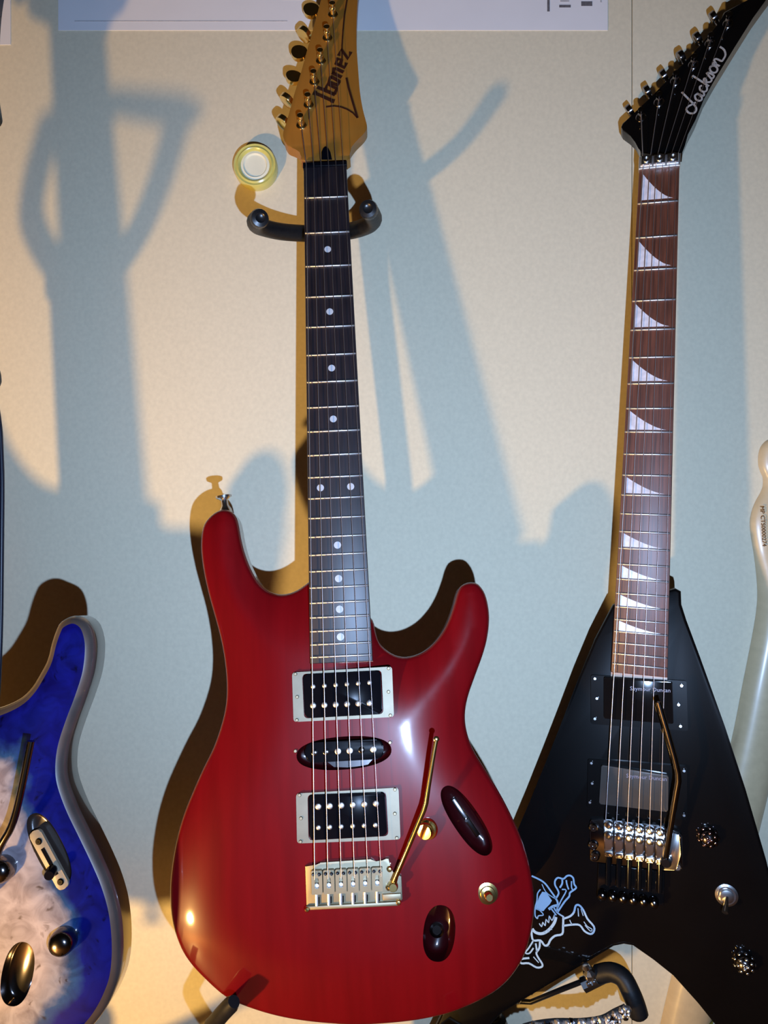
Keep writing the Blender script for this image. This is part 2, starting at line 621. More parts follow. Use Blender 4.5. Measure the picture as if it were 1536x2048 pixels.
def neck_parts(root, G, scale, nfr, w0, w1, vend, neck_mat, board_mat, heel_s, depth=0.0135, fret_v=None):
    LB = G.L
    sN = scale * (1 - 2 ** (-nfr / 12))

    def wid(s):
        return w0 + (w1 - w0) * s / sN
    send = LB - vend
    bm = bmesh.new()
    w_a, w_b = wid(0) / 2, wid(send) / 2
    prism(bm, [(-w_a, LB, 0), (-w_b, vend, 0), (w_b, vend, 0), (w_a, LB, 0)], (0, 0, 1), 0.0055, 0.0008)
    part('fretboard', bm, board_mat, root, 30)
    bm = bmesh.new()
    rings = []
    for k in range(13):
        s = heel_s * k / 12
        w = wid(s) / 2
        dp = depth * (1 + 0.25 * k / 12)
        rings.append([bm.verts.new((-w * math.cos(a), LB - s, -0.0053 - dp * math.sin(a) ** 0.8)) for a in [math.pi * j / 14 for j in range(15)]])
    for a, b in zip(rings, rings[1:]):
        ring_faces(bm, a, b)
    bm.faces.new(rings[0])
    bm.faces.new(rings[-1])
    part('neck', bm, neck_mat, root, 50)
    for n in range(1, nfr + 1):
        s = LB - fret_v[n] if fret_v else scale * (1 - 2 ** (-n / 12))
        w = wid(s) / 2 - 0.0007
        bm = bmesh.new()
        tube(bm, [(-w, LB - s, 0.0001), (-w + 0.0006, LB - s, 0.0006), (w - 0.0006, LB - s, 0.0006), (w, LB - s, 0.0001)], [0.0006, 0.0010, 0.0010, 0.0006], 8)
        part('fret', bm, 'steel', root, 60)
    return wid


def fret_mid(scale, LB, n):
    return LB - scale * (1 - 0.5 * (2 ** (-n / 12) + 2 ** (-(n - 1) / 12)))


def strings(root, nut, bridge, v0, v1, z0, z1, posts=None, post_z=0.0):
    """six strings from nut to bridge, and on to the posts"""
    for i in range(6):
        t = i / 5 - 0.5
        r = (0.00050, 0.00044, 0.00038, 0.00034, 0.00028, 0.00024)[i]
        pts = [(t * bridge, v1, z1), (t * nut, v0, z0)]
        if posts:
            pts.append(posts[i])
        bm = bmesh.new()
        tube(bm, pts, r, 6)
        part('string', bm, 'wire', root, 80)


def screw(bm, p, r, h, axis=(0, 0, 1)):
    lathe(bm, [(r, 0), (r, h * 0.4), (r * 0.7, h), (r * 0.15, h), (r * 0.12, h * 0.6), (0, h * 0.6)], p, axis, 12)


def rounded(pts, rad, seg=5):
    """polygon of 3-D corner points with rounded corners"""
    out = []
    n = len(pts)
    for i in range(n):
        p, a, b = Vector(pts[i]), Vector(pts[i - 1]), Vector(pts[(i + 1) % n])
        d1, d2 = (a - p), (b - p)
        l = min(rad, d1.length * 0.45, d2.length * 0.45)
        q1, q2 = p + d1.normalized() * l, p + d2.normalized() * l
        for k in range(seg + 1):
            t = k / seg
            out.append(q1 * (1 - t) ** 2 + p * 2 * t * (1 - t) + q2 * t * t)
    return out


def ring_prism(bm, outer, inner, depth, nrm=(0, 0, 1)):
    """flat frame: outer and inner loops of the same length"""
    n = Vector(nrm) * depth
    a = [bm.verts.new(p) for p in outer]
    b = [bm.verts.new(p) for p in inner]
    c2 = [bm.verts.new(Vector(p) - n) for p in outer]
    d = [bm.verts.new(Vector(p) - n) for p in inner]
    ring_faces(bm, a, b)
    ring_faces(bm, c2, a)
    ring_faces(bm, b, d)
    ring_faces(bm, d, c2)


def humbucker(root, G, ring, bob, rows, ztop, zbody, metal='dull_gold'):
    bm = bmesh.new()
    o = rounded([G.at(x, y, ztop) for x, y in ring], 0.003)
    i = rounded([G.at(x, y, ztop) for x, y in bob], 0.004)
    ring_prism(bm, o, i, ztop - zbody + 0.002)
    r = part('humbucker', bm, metal, root, 30, 'worn metal mounting ring with black coils')
    bm = bmesh.new()
    q = [G.at(x, y, ztop + 0.0015) for x, y in bob]
    cc = sum(q, Vector()) / 4
    prism(bm, rounded([cc + (p - cc) * 0.975 for p in q], 0.004), (0, 0, 1), 0.008, 0.0008)
    part('bobbin', bm, 'bobbin', r, 35, 'black coil bobbins')
    for row, rad in rows:
        (x0, y0), (x1, y1) = row
        for k in range(6):
            p = G.at(x0 + (x1 - x0) * k / 5, y0 + (y1 - y0) * k / 5, ztop + 0.0013)
            bm = bmesh.new()
            lathe(bm, [(rad, 0), (rad, 0.0006), (rad * 0.8, 0.0011), (0, 0.0012)], p, (0, 0, 1), 14)
            part('pole_piece', bm, 'steel', r, 50)
    corners = [G.at(x, y, ztop) for x, y in ring]
    cc = sum(corners, Vector()) / 4
    ex = [cc + (p - cc) * 0.93 for p in corners] + [cc + ((corners[0] + corners[3]) / 2 - cc) * 0.91, cc + ((corners[1] + corners[2]) / 2 - cc) * 0.91]
    for p in ex:
        bm = bmesh.new()
        screw(bm, p, 0.0015, 0.0012)
        part('screw', bm, 'pale_gold', r, 40)
    return r


def tuner(root, P, post_px, btn, ang, metal, body_metal, side=(-1, 0, 0), btn_size=0.0085):
    """P = local point of post on the headstock face; btn = local point of the button centre"""
    nrm = Vector((0, 0.10, 1)).normalized()
    bm = bmesh.new()
    lathe(bm, [(0.0052, 0.0), (0.0052, 0.0012), (0.0042, 0.0022), (0.0031, 0.0024), (0.0031, 0.0075), (0.0022, 0.0088), (0.0031, 0.0105), (0.0030, 0.0135), (0.0016, 0.0142), (0, 0.0142)], P, nrm, 16)
    t = part('tuning_machine', bm, metal, root, 40)
    bm = bmesh.new()
    B = Vector(btn)
    base = Vector((P[0], P[1], P[2] - 0.017))
    d = (B - base)
    L = d.length
    d.normalize()
    tube(bm, [base, base + d * (L - btn_size * 0.8)], 0.0022, 10)
    box_r = base + d * 0.003
    lathe(bm, [(0.0060, -0.004), (0.0064, 0.0), (0.0050, 0.006), (0.0030, 0.009)], box_r, d, 14)
    part('shaft', bm, metal, t, 40)
    bm = bmesh.new()
    x, y = frame_of(d)
    wdir = x * math.cos(ang) + y * math.sin(ang)
    tdir = d.cross(wdir)
    pts = []
    for k in range(20):
        a = 2 * math.pi * k / 20
        pts.append(B + d * math.cos(a) * btn_size * 0.95 + wdir * math.sin(a) * btn_size * (1.0 - 0.12 * math.cos(a)) + tdir * 0.0026)
    prism(bm, pts, tdir, 0.0052, 0.0012)
    part('button', bm, body_metal, t, 40)
    return t


def text_mesh(name, txt, size, origin, xdir, ydir, parent, m, depth=0.0003, align='CENTER'):
    cu = bpy.data.curves.new(name, 'FONT')
    cu.body = txt
    cu.size = size
    cu.align_x = align
    cu.resolution_u = 2
    cu.extrude = depth / 2
    tmp = bpy.data.objects.new('tmp_text', cu)
    COL.objects.link(tmp)
    bpy.context.view_layer.update()
    dg = bpy.context.evaluated_depsgraph_get()
    me = bpy.data.meshes.new_from_object(tmp.evaluated_get(dg))
    bpy.data.objects.remove(tmp)
    x, y = Vector(xdir).normalized(), Vector(ydir).normalized()
    z = x.cross(y)
    mt = Matrix(((x.x, y.x, z.x, origin[0]), (x.y, y.y, z.y, origin[1]), (x.z, y.z, z.z, origin[2]), (0, 0, 0, 1)))
    me.transform(mt)
    me.materials.clear()
    me.materials.append(M[m])
    return link(name, me, parent)


# ------------------------------------------------------------------ red guitar
G = Frame(-0.05684, 0.33295, 0.74651, 10.0, 0.08, 2.455, 0.815)
red = G.root('electric_guitar')
tag(red, 'glossy red electric guitar with amber headstock and gold hardware, in the middle', 'guitar', 'guitars on stands along the wall')
ZB = -0.0045
outline_px = [(745, 1240), (751, 1263), (756.5, 1281), (767.5, 1296), (789, 1310), (811, 1314), (837, 1308), (862, 1292), (884, 1266), (899, 1237), (910, 1204),
              (914, 1188), (921, 1173), (932, 1166), (944, 1164), (957, 1168), (970, 1186), (977, 1212), (979, 1241), (975, 1276), (966, 1310), (950, 1354), (936, 1395), (930.5, 1430),
              (934, 1463), (946, 1498), (970, 1538), (996, 1580), (1018, 1621), (1042, 1674), (1058, 1724), (1067, 1775), (1069, 1815), (1065, 1855), (1054, 1900), (1035, 1938), (1006, 1972), (966, 1999),
              (909, 2024), (860, 2037), (800, 2046), (720, 2051), (640, 2047), (570, 2037), (510, 2021), (455, 1998), (412, 1962), (378, 1925), (357, 1888), (343, 1840),
              (339, 1785), (342, 1740), (351, 1685), (366, 1632), (385, 1584), (406, 1537), (427, 1494), (443, 1447), (451, 1410), (453, 1375), (451, 1340), (446, 1303), (438, 1265), (427, 1225), (416, 1185),
              (407, 1143), (402, 1105), (402, 1075), (407, 1050), (418, 1034), (432, 1023), (447, 1018), (462, 1022), (472, 1034), (477, 1052), (482, 1080), (490, 1110), (502, 1140), (517, 1165), (535, 1181), (556, 1188),
              (576, 1187), (598, 1178), (621, 1161), (640, 1150), (690, 1180), (728, 1222)]
outline = [(p.x, p.y) for p in G.loop(outline_px, ZB - 0.0110, 4)]


def oval_px(G, c, major, minor, n):
    """oval given by centre, the tip of its long axis and half width, all on the picture of the front plane"""
    a, b = G.at(*c, n), G.at(*major, n)
    d = b - a
    return oval((a.x, a.y), d.length, minor, math.atan2(d.y, d.x), 44, 2.3)


h_switch = oval_px(G, (933, 1641), (979, 1709), 0.0112, ZB - 0.001)
h_jack = oval_px(G, (878, 1865), (872, 1922), 0.0130, ZB - 0.002)
h_coil = oval_px(G, (688, 1506), (783, 1499), 0.0135, ZB)
top, side, routs, hgt = carved_body(outline, [(h_switch, 0.012), (h_jack, 0.016), (h_coil, 0.006)], ZB, 0.0100, 0.058, 0.0036, 0.037)
body = part('body', top, 'red', red, 50)
part('body_side', side, 'red', body, 50)
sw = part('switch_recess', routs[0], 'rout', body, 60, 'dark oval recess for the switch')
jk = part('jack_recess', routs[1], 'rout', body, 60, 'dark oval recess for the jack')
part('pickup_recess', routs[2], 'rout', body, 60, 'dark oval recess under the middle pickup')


def surf(G, px, py, hg, lift=0.0):
    z = ZB
    for _ in range(4):
        p = G.at(px, py, z)
        z = float(hg(np.array([[p.x, p.y]]))[0][0])
    return Vector((p.x, p.y, z + lift))


# lever of the switch and socket of the jack, deep in their recesses
p = surf(G, 930, 1634, hgt, -0.0095)
q = surf(G, 945, 1656, hgt, -0.0095)
bm = bmesh.new()
d = (q - p).normalized()
s = Vector((-d.y, d.x, 0)) * 0.0022
prism(bm, [p - s - d * 0.016 + Vector((0, 0, .002)), q - s + d * 0.010 + Vector((0, 0, .002)), q + s + d * 0.010 + Vector((0, 0, .002)), p + s - d * 0.016 + Vector((0, 0, .002))], (0, 0, 1), 0.0045, 0.0006)
tube(bm, [p + d * 0.004, p + d * 0.004 + Vector((-0.001, 0, 0.0075))], 0.0013, 8)
part('selector_switch', bm, 'black_nickel', red, 40)
bm = bmesh.new()
p = surf(G, 876, 1872, hgt, -0.0155)
lathe(bm, [(0.0060, 0), (0.0060, 0.003), (0.0042, 0.004), (0.0036, 0.0022), (0, 0.0022)], p, (0, 0, 1), 18)
part('jack_socket', bm, 'black_nickel', red, 40)

fret_y = (325, 395, 465.5, 532, 593.2, 653.4, 709.3, 763.2, 813.9, 862, 909.3, 953.4, 995.5, 1034.8, 1072.3, 1108.2, 1141, 1173.5, 1204, 1233, 1260.5, 1287, 1312)
fret_v = [G.at(651 + (y - 325) * 0.0317, y).y for y in fret_y]
wid = neck_parts(red, G, 0.648, 22, 0.0412, 0.0540, G.at(683, 1325).y, 'maple', 'rosewood_dark', 0.47, fret_v=fret_v)
LB = G.L
for n in (3, 5, 7, 9, 15, 17, 19, 21):
    bm = bmesh.new()
    lathe(bm, [(0.0032, -0.001), (0.0032, 0.00012), (0, 0.00016)], (0, (fret_v[n] + fret_v[n - 1]) / 2, 0), (0, 0, 1), 18)
    part('inlay_dot', bm, 'dot', red, 40)
for sx in (-1, 1):
    bm = bmesh.new()
    lathe(bm, [(0.0032, -0.001), (0.0032, 0.00012), (0, 0.00016)], (sx * 0.0135, (fret_v[12] + fret_v[11]) / 2, 0), (0, 0, 1), 18)
    part('inlay_dot', bm, 'dot', red, 40)
bm = bmesh.new()
box(bm, -0.0212, 0.0212, LB - 0.0005, LB + 0.0045, -0.005, 0.0014, 0.0008)
part('nut', bm, 'bobbin', red, 35)

# headstock, tilted back a little
ht = math.radians(1)
H0, HN = (0, LB + 0.002, -0.0035), (0, math.sin(ht), math.cos(ht))
head_px = [(609, 322), (603, 308), (590, 298), (575, 291), (567, 276), (567, 262), (572, 248), (580, 220), (590, 184), (602, 145), (613, 105), (624, 66), (635, 26), (645, -10), (658, -48), (672, -78), (690, -98), (708, -104),
           (722, -92), (722, -60), (716, -10), (713, 50), (713, 90), (716, 135), (720, 185), (726, 220), (732, 243), (734, 256), (726, 269), (712, 283), (699, 301), (693, 322)]
hp = [G.hit(x, y, H0, HN) for x, y in head_px]
hp = [Vector(p) for p in spline([tuple(p) for p in hp], 3)]
bm = bmesh.new()
prism(bm, hp, HN, 0.0135, 0.0012)
head = part('headstock', bm, 'maple', red, 40, 'amber maple headstock with dark lettering')
# truss rod cover
bm = bmesh.new()
prism(bm, [G.hit(x, y, Vector(H0) + Vector(HN) * 0.0012, HN) for x, y in ((643, 318), (643, 304), (646, 296), (651, 292), (657, 296), (661, 304), (664, 318))], HN, 0.0012, 0.0004)
part('truss_rod_cover', bm, 'bobbin', head, 40)
HL = Vector(H0) + Vector(HN) * 0.0001
# lettering along the headstock
pA, pB = G.hit(664, 206, HL, HN), G.hit(704, 100, HL, HN)
ax = (pB - pA).normalized()
up = Vector(HN).cross(ax).normalized()
S = (pB - pA).length / 5.45
glyphs = [[(0, 0, 0.30, 0), (0.15, 0, 0.38, 1.30), (0.2, 1.30, 0.56, 1.30)],
          [(0.66, 0, 0.86, 1.30), (0.68, 0.05, 1.15, 0.05, 1.30, 0.72, 0.84, 0.72)],
          [(1.72, 0.0, 1.95, 0.72), (1.74, 0.05, 1.42, 0.05, 1.50, 0.70, 1.92, 0.70)],
          [(2.10, 0, 2.24, 0.72), (2.20, 0.60, 2.60, 0.70, 2.62, 0.50, 2.52, 0)],
          [(2.95, 0.38, 3.40, 0.42, 3.42, 0.70, 3.02, 0.70, 2.88, 0.05, 3.28, 0.05)],
          [(3.66, 0.70, 4.22, 0.70, 3.62, 0.03, 4.20, 0.03)]]
# letters a-n-e-z shifted after the second letter
bm = bmesh.new()
for gi, gl in enumerate(glyphs):
    for st in gl:
        pts = [pA + ax * (st[k] * S * 1.24) + up * (st[k + 1] * S * 1.30) for k in range(0, len(st), 2)]
        stroke(bm, pts, S * 0.30, HN)
for line, w in ((((697, -20), (694, 0), (689, 30), (686, 62), (684, 92), (684, 118)), 0.0014),
                (((693, 156), (697, 175), (703, 196), (709, 216), (715, 236)), 0.0022),
                (((715, 236), (706, 226), (695, 219), (682, 214), (668, 212), (652, 214)), 0.0016)):
    stroke(bm, [G.hit(x, y, HL, HN) for x, y in line], w, HN)
part('brand_lettering', bm, 'logo', head, 0, 'dark brown lettering reading Ibanez')

posts_px = [(603, 251), (617.5, 210), (629, 164), (642, 122), (655, 76), (666, 29)]
btns_px = [(566, 245, 1.6), (574, 201, 1.5), (587, 156, 0.3), (598, 107, 0.1), (608, 69, 1.6), (622, 22, 0.1)]
post_pts = []
for (x, y), (bx, by, an) in zip(posts_px, btns_px):
    P = G.hit(x, y, H0, HN)
    B = G.hit(bx, by, Vector(H0) - Vector(HN) * 0.016, HN)
    tuner(red, P, None, B, an, 'gold', 'gold')
    post_pts.append(P + Vector(HN) * 0.0085)

pb1 = [(584, 1345), (784, 1333), (788, 1434), (587, 1444)]
bb1 = [(604, 1348), (763, 1340), (767, 1428), (608, 1437)]
humbucker(red, G, pb1, bb1, [(((626.4, 1373), (739, 1365)), 0.0021), (((626.4, 1411), (739.4, 1406)), 0.0027)], -0.0022, ZB)
pb2 = [(592, 1587), (797, 1575), (801, 1679), (594, 1687)]
bb2 = [(615, 1589), (772, 1583), (777, 1672), (617, 1681)]
humbucker(red, G, pb2, bb2, [(((636.6, 1613), (752, 1607)), 0.0027), (((637, 1655), (751, 1650)), 0.0021)], -0.0022, ZB)
# middle single-coil pickup
bm = bmesh.new()
q = [G.at(x, y, -0.003) for x, y in ((609, 1486), (766, 1478), (768, 1518), (611, 1526))]
prism(bm, rounded(q, 0.009, 8), (0, 0, 1), 0.011, 0.0012, 3)
sc = part('single_coil_pickup', bm, 'bobbin', red, 35)
for k in range(6):
    bm = bmesh.new()
    lathe(bm, [(0.0027, 0), (0.0027, 0.0007), (0.0022, 0.0010), (0, 0.0010)], G.at(628.7 + (747 - 628.7) * k / 5, 1505 + (1498.5 - 1505) * k / 5, -0.0030), (0, 0, 1), 14)
    part('pole_piece', bm, 'steel' if k in (2, 3, 5) else 'black_nickel', sc, 50)
bm = bmesh.new()
prism(bm, [G.at(x, y, -0.0085) for x, y in ((655, 1524), (745, 1519), (735, 1530), (700, 1535), (668, 1534))], (0, 0, 1), 0.001)
part('base_plate', bm, 'black_nickel', sc, 30)
for x, y in ((591, 1502), (780, 1485)):
    bm = bmesh.new()
    screw(bm, surf(G, x, y, hgt), 0.0016, 0.0013)
    part('screw', bm, 'pale_gold', sc, 40)

# tremolo bridge
zt = -0.0012
bm = bmesh.new()
plate = [(610, 1732), (632, 1731), (640, 1725), (742, 1718), (752, 1724), (765, 1722), (771, 1717), (778, 1717), (780, 1735), (785, 1745), (803, 1752), (805, 1798), (799, 1806), (613, 1812)]
prism(bm, [G.at(x, y, zt) for x, y in plate], (0, 0, 1), 0.0036, 0.0005)
br = part('tremolo_bridge', bm, 'pale_gold', red, 30, 'worn gold tremolo bridge plate')
bm = bmesh.new()
q = [G.at(x, y, zt + 0.003) for x, y in ((612, 1813), (799, 1803), (800, 1812), (614, 1821))]
prism(bm, q, (0, 0, 1), 0.0075, 0.0008)
part('rear_lip', bm, 'pale_gold', br, 30)
bm = bmesh.new()
q = [G.at(x, y, zt + 0.0024) for x, y in ((765, 1789), (802, 1787), (803, 1799), (766, 1802))]
prism(bm, q, (0, 0, 1), 0.003, 0.0005)
part('corner_block', bm, 'pale_gold', br, 30)
for k in range(6):
    x = 621 + k * 24.2
    y0 = 1742 - k * 1.2
    bm = bmesh.new()
    A, B, C2, D2 = (G.at(x + 1, y0, zt + 0.0055), G.at(x + 23, y0 - 1, zt + 0.0055), G.at(x + 24, y0 + 47, zt + 0.0040), G.at(x + 2, y0 + 48, zt + 0.0040))
    i = rounded([A + (C2 - A) * 0.30 + (B - A) * 0.05, B + (D2 - B) * 0.30 - (B - A) * 0.05, C2 + (A - C2) * 0.24 - (B - A) * 0.05, D2 + (B - D2) * 0.24 + (B - A) * 0.05], 0.002)
    ring_prism(bm, rounded([A, B, C2, D2], 0.0012), i, 0.0050)
    sd = part('saddle', bm, 'pale_gold', br, 35)
    for dx in (6, 18):
        bm = bmesh.new()
        lathe(bm, [(0.0014, 0), (0.0014, 0.0012), (0.0007, 0.0012), (0.0007, 0.0004), (0, 0.0004)], G.at(x + dx, y0 + 6, zt + 0.0055), (0, 0, 1), 10)
        tube(bm, [G.at(x + dx, y0 + 6, zt + 0.0056), G.at(x + dx, y0 + 6, zt - 0.001)], 0.0013, 8)
        part('screw', bm, 'black_nickel', br, 40)
    bm = bmesh.new()
    tube(bm, [G.at(x + 12, y0 + 34, zt + 0.0015), G.at(x + 12.5, y0 + 70, zt + 0.0015)], 0.0014, 8)
    lathe(bm, [(0, 0.0022), (0.0022, 0.0012), (0.0026, -0.001), (0, -0.002)], G.at(x + 12, y0 + 30, zt + 0.0016), (0, 0, 1), 10)
    part('intonation_screw', bm, 'steel', br, 40)
    bm = bmesh.new()
    q = [G.at(xx, yy, zt + 0.0004) for xx, yy in ((x + 10, y0 + 52), (x + 18, y0 + 52), (x + 18, y0 + 66), (x + 10, y0 + 67))]
    prism(bm, q, (0, 0, 1), 0.001)
    part('string_slot', bm, 'bobbin', br, 0)
for x, y in ((779, 1737), (777, 1774), (797, 1803), (615, 1817)):
    bm = bmesh.new()
    lathe(bm, [(0.0022, -0.002), (0.0022, 0.003), (0.0014, 0.004), (0, 0.0042)], G.at(x, y, zt), (0, 0, 1), 12)
    part('screw', bm, 'gold', br, 40)
bm = bmesh.new()
A = G.at(786, 1770, zt)
arm = [A, G.at(787, 1766, zt + 0.004), G.at(792, 1752, 0.004), G.at(805, 1722, 0.008), G.at(828, 1668, 0.013), G.at(848, 1620, 0.017), G.at(852, 1606, 0.0185), G.at(857, 1572, 0.021), G.at(866, 1515, 0.024), G.at(872.5, 1478, 0.026)]
tube(bm, arm, [0.0028, 0.0028, 0.0022, 0.0021, 0.0021, 0.0021, 0.0021, 0.0020, 0.0019, 0.0018], 12)
lathe(bm, [(0.0042, -0.004), (0.0042, 0.005), (0.003, 0.008), (0, 0.008)], A, (0, 0, 1), 16)
lathe(bm, [(0, 0.0025), (0.0024, 0.001), (0.0024, -0.001), (0, -0.0025)], arm[-1], (0, 0, 1), 12)
part('tremolo_arm', bm, 'gold', red, 40)
strings(red, 0.0355, 0.0540, LB + 0.001, G.at(690, 1752).y, 0.0022, 0.0066, post_pts)

# control shafts: wide gold knob and bare gold shaft
for (x, y), prof in (((857, 1657), [(0.0085, 0), (0.0088, 0.0015), (0.0082, 0.0035), (0.0066, 0.0040), (0.0066, 0.0085), (0.0060, 0.0094), (0.0, 0.0098)]),
                     ((975, 1787), [(0.0085, 0), (0.0085, 0.0012), (0.0062, 0.0016), (0.0058, 0.0036), (0.0034, 0.0040), (0.0032, 0.0120), (0.0026, 0.0128), (0, 0.0128)])):
    bm = bmesh.new()
    lathe(bm, prof, surf(G, x, y, hgt, -0.0008), (-0.44, -0.12, 0.88) if x < 900 else (0, 0, 1), 24)
    part('control_knob' if x < 900 else 'control_shaft', bm, 'gold', red, 40)
# strap button on the upper horn
bm = bmesh.new()
p = G.at(452, 1022, ZB - 0.026)
ax = Vector((-0.12, 1, 0.10))
lathe(bm, [(0.0060, -0.002), (0.0052, 0.002), (0.0032, 0.005), (0.0030, 0.010), (0.0072, 0.0125), (0.0074, 0.0145), (0, 0.0150)], p, ax, 20)
part('strap_button', bm, 'chrome', red, 40)
REDG = G

# ------------------------------------------------------------------ blue guitar
ZN = 0.660
G = Frame((-143 - 768) / F * ZN, (1024 - 312) / F * ZN, ZN, 7.2, 1.0, 0.2, 0.80)
blue = G.root('electric_guitar')
tag(blue, 'blue burst electric guitar with pale burl centre, cut off by the left edge', 'guitar', 'guitars on stands along the wall')
ZB = -0.0085
bpx = [(-78, 1350), (-72, 1392), (-55, 1412), (-28, 1420), (0, 1415), (39, 1398), (64, 1376), (84, 1344), (97, 1318), (105, 1286), (114, 1260), (122, 1245), (137, 1235), (152, 1231), (166, 1234), (180, 1245), (189, 1265), (193, 1295), (188, 1344),
       (172, 1396), (155, 1441), (140, 1488), (135, 1527), (138, 1560), (155, 1608), (181, 1662), (205, 1712), (226, 1762), (241, 1817), (247, 1882), (243, 1941), (229, 1984), (210, 2020), (185, 2052), (140, 2098), (80, 2142), (0, 2178), (-80, 2197),
       (-171, 2203), (-270, 2190), (-370, 2150), (-450, 2080), (-505, 1980), (-515, 1880), (-490, 1760), (-440, 1640), (-410, 1560), (-405, 1480), (-425, 1380), (-452, 1270), (-458, 1190), (-445, 1140), (-410, 1115), (-378, 1130), (-362, 1180), (-340, 1250), (-300, 1310), (-250, 1325), (-212, 1300)]
outline = [(p.x, p.y) for p in G.loop(bpx, ZB - 0.012, 4)]
h_sw = oval_px(G, (97, 1698), (132, 1768), 0.0105, ZB)
h_jk = oval_px(G, (35, 1948), (48, 1884), 0.0118, ZB)
top, side, routs, hgt = carved_body(outline, [(h_sw, 0.0045), (h_jk, 0.010)], ZB, 0.0050, 0.055, 0.0075, 0.036)
# the natural-wood edge is a part of its own
lay = top.verts.layers.float['edge']
edge_f = [f for f in top.faces if max(v[lay] for v in f.verts) < 0.0068]
ebm = bmesh.new()
vm = {}
for f in edge_f:
    for v in f.verts:
        if v not in vm:
            vm[v] = ebm.verts.new(v.co)
    ebm.faces.new([vm[v] for v in f.verts])
bmesh.ops.delete(top, geom=edge_f, context='FACES')
body = part('body', top, 'burst', blue, 50)
part('body_side', side, 'blue_side', body, 50)
part('binding', ebm, 'binding', body, 60, 'glossy grey brown bevelled edge')
part('switch_recess', routs[0], 'blue_side', body, 60)  # dark finish stands in for the shadow inside the recess
part('jack_recess', routs[1], 'black_nickel', body, 60, 'oval metal jack dish')
# switch plate with slot, screws and lever
d0, d1 = surf(G, 72, 1668, hgt, 0.0), surf(G, 138, 1790, hgt, 0.0)
d = (d1 - d0).normalized()
s = Vector((-d.y, d.x, 0)) * 0.0048
bm = bmesh.new()
zl = Vector((0, 0, 0.0016))
prism(bm, rounded([d0 - s + zl - d * 0.003, d1 - s + zl - d * 0.006, d1 + s + zl - d * 0.006, d0 + s + zl - d * 0.003], 0.004), (0, 0, 1), 0.0035, 0.0006)
sp = part('switch_plate', bm, 'cream', blue, 40)
bm = bmesh.new()
s2 = s * 0.30
prism(bm, [d0 + d * 0.012 - s2 + zl * 1.2, d1 - d * 0.018 - s2 + zl * 1.2, d1 - d * 0.018 + s2 + zl * 1.2, d0 + d * 0.012 + s2 + zl * 1.2], (0, 0, 1), 0.001)
part('slot', bm, 'bobbin', sp, 0)
for t in (d0 + d * 0.006, d1 - d * 0.012):
    bm = bmesh.new()
    screw(bm, t + zl, 0.0026, 0.0014)
    part('screw', bm, 'black_nickel', sp, 40)
bm = bmesh.new()
L0 = d1 - d * 0.023 + zl
tube(bm, [L0, L0 + Vector((0, 0, 0.004)), L0 + Vector((0.0008, -0.0015, 0.011))], [0.0030, 0.0042, 0.0036], 14)
part('switch_lever', bm, 'bobbin', blue, 40)
for x, y in ((130, 1878), (8, 1735)):
    bm = bmesh.new()
    lathe(bm, [(0.0098, 0), (0.0100, 0.003), (0.0094, 0.010), (0.0075, 0.0135), (0.0040, 0.0150), (0, 0.0154)], surf(G, x, y, hgt, -0.001), (0, 0, 1), 26)
    part('control_knob', bm, 'black_nickel', blue, 60, 'domed black knob')
bm = bmesh.new()
pz = [G.at(-25, 1790, -0.004), G.at(-24, 1780, 0.006), G.at(-2, 1700, 0.010), G.at(22, 1655, 0.012), G.at(38, 1600, 0.013), G.at(62, 1482, 0.016)]
tube(bm, pz, 0.0028, 12, smooth=4)
part('tremolo_arm', bm, 'black_nickel', blue, 50)
bm = bmesh.new()
prism(bm, [G.at(x, y, -0.001) for x, y in ((-255, 1770), (-25, 1765), (-25, 1870), (-255, 1870))], (0, 0, 1), 0.009, 0.001)
part('tremolo_bridge', bm, 'black_nickel', blue, 40)
for y in (1450, 1650):
    bm = bmesh.new()
    prism(bm, rounded([G.at(xx, yy, -0.001) for xx, yy in ((-250, y), (-42, y), (-42, y + 95), (-250, y + 95))], 0.004), (0, 0, 1), 0.009, 0.001)
    part('humbucker', bm, 'bobbin', blue, 40)
neck_parts(blue, G, 0.648, 24, 0.043, 0.057, G.at(-145, 1415).y, 'maple', 'rosewood', 0.46)
LB = G.L
H0, HN = (0, LB + 0.002, -0.0035), (0, math.sin(ht), math.cos(ht))
off, sc_ = REDG.L, 1.0
bm = bmesh.new()
hp2 = []
for x, y in head_px:
    p = REDG.hit(x, y, (0, REDG.L + 0.002, -0.0035), HN)
    hp2.append((p.x * 1.06 + 0.007, p.y - REDG.L + LB, p.z))
prism(bm, [Vector(p) for p in spline(hp2, 3)], HN, 0.0135, 0.0012)
part('headstock', bm, 'black', blue, 40)
pp = []
for (x, y), (bx, by, an) in zip(posts_px, btns_px):
    P = REDG.hit(x, y, (0, REDG.L + 0.002, -0.0035), HN)
    B = REDG.hit(bx, by, Vector((0, REDG.L + 0.002, -0.0035)) - Vector(HN) * 0.016, HN)
    dv = Vector((0.003, LB - REDG.L, 0))
    tuner(blue, P + dv, None, B + dv, an, 'black_nickel', 'black_nickel')
    pp.append(P + dv + Vector(HN) * 0.0085)
strings(blue, 0.0355, 0.0540, LB + 0.001, G.at(-140, 1770).y, 0.0022, 0.0032, pp)
bm = bmesh.new()
p = G.at(-172, 2200, ZB - 0.020)
lathe(bm, [(0.0060, -0.002), (0.0052, 0.002), (0.0032, 0.005), (0.0030, 0.010), (0.0072, 0.0125), (0.0074, 0.0145), (0, 0.0150)], p, (0, -1, 0), 20)
part('strap_button', bm, 'chrome', blue, 40)
BLUEG = G

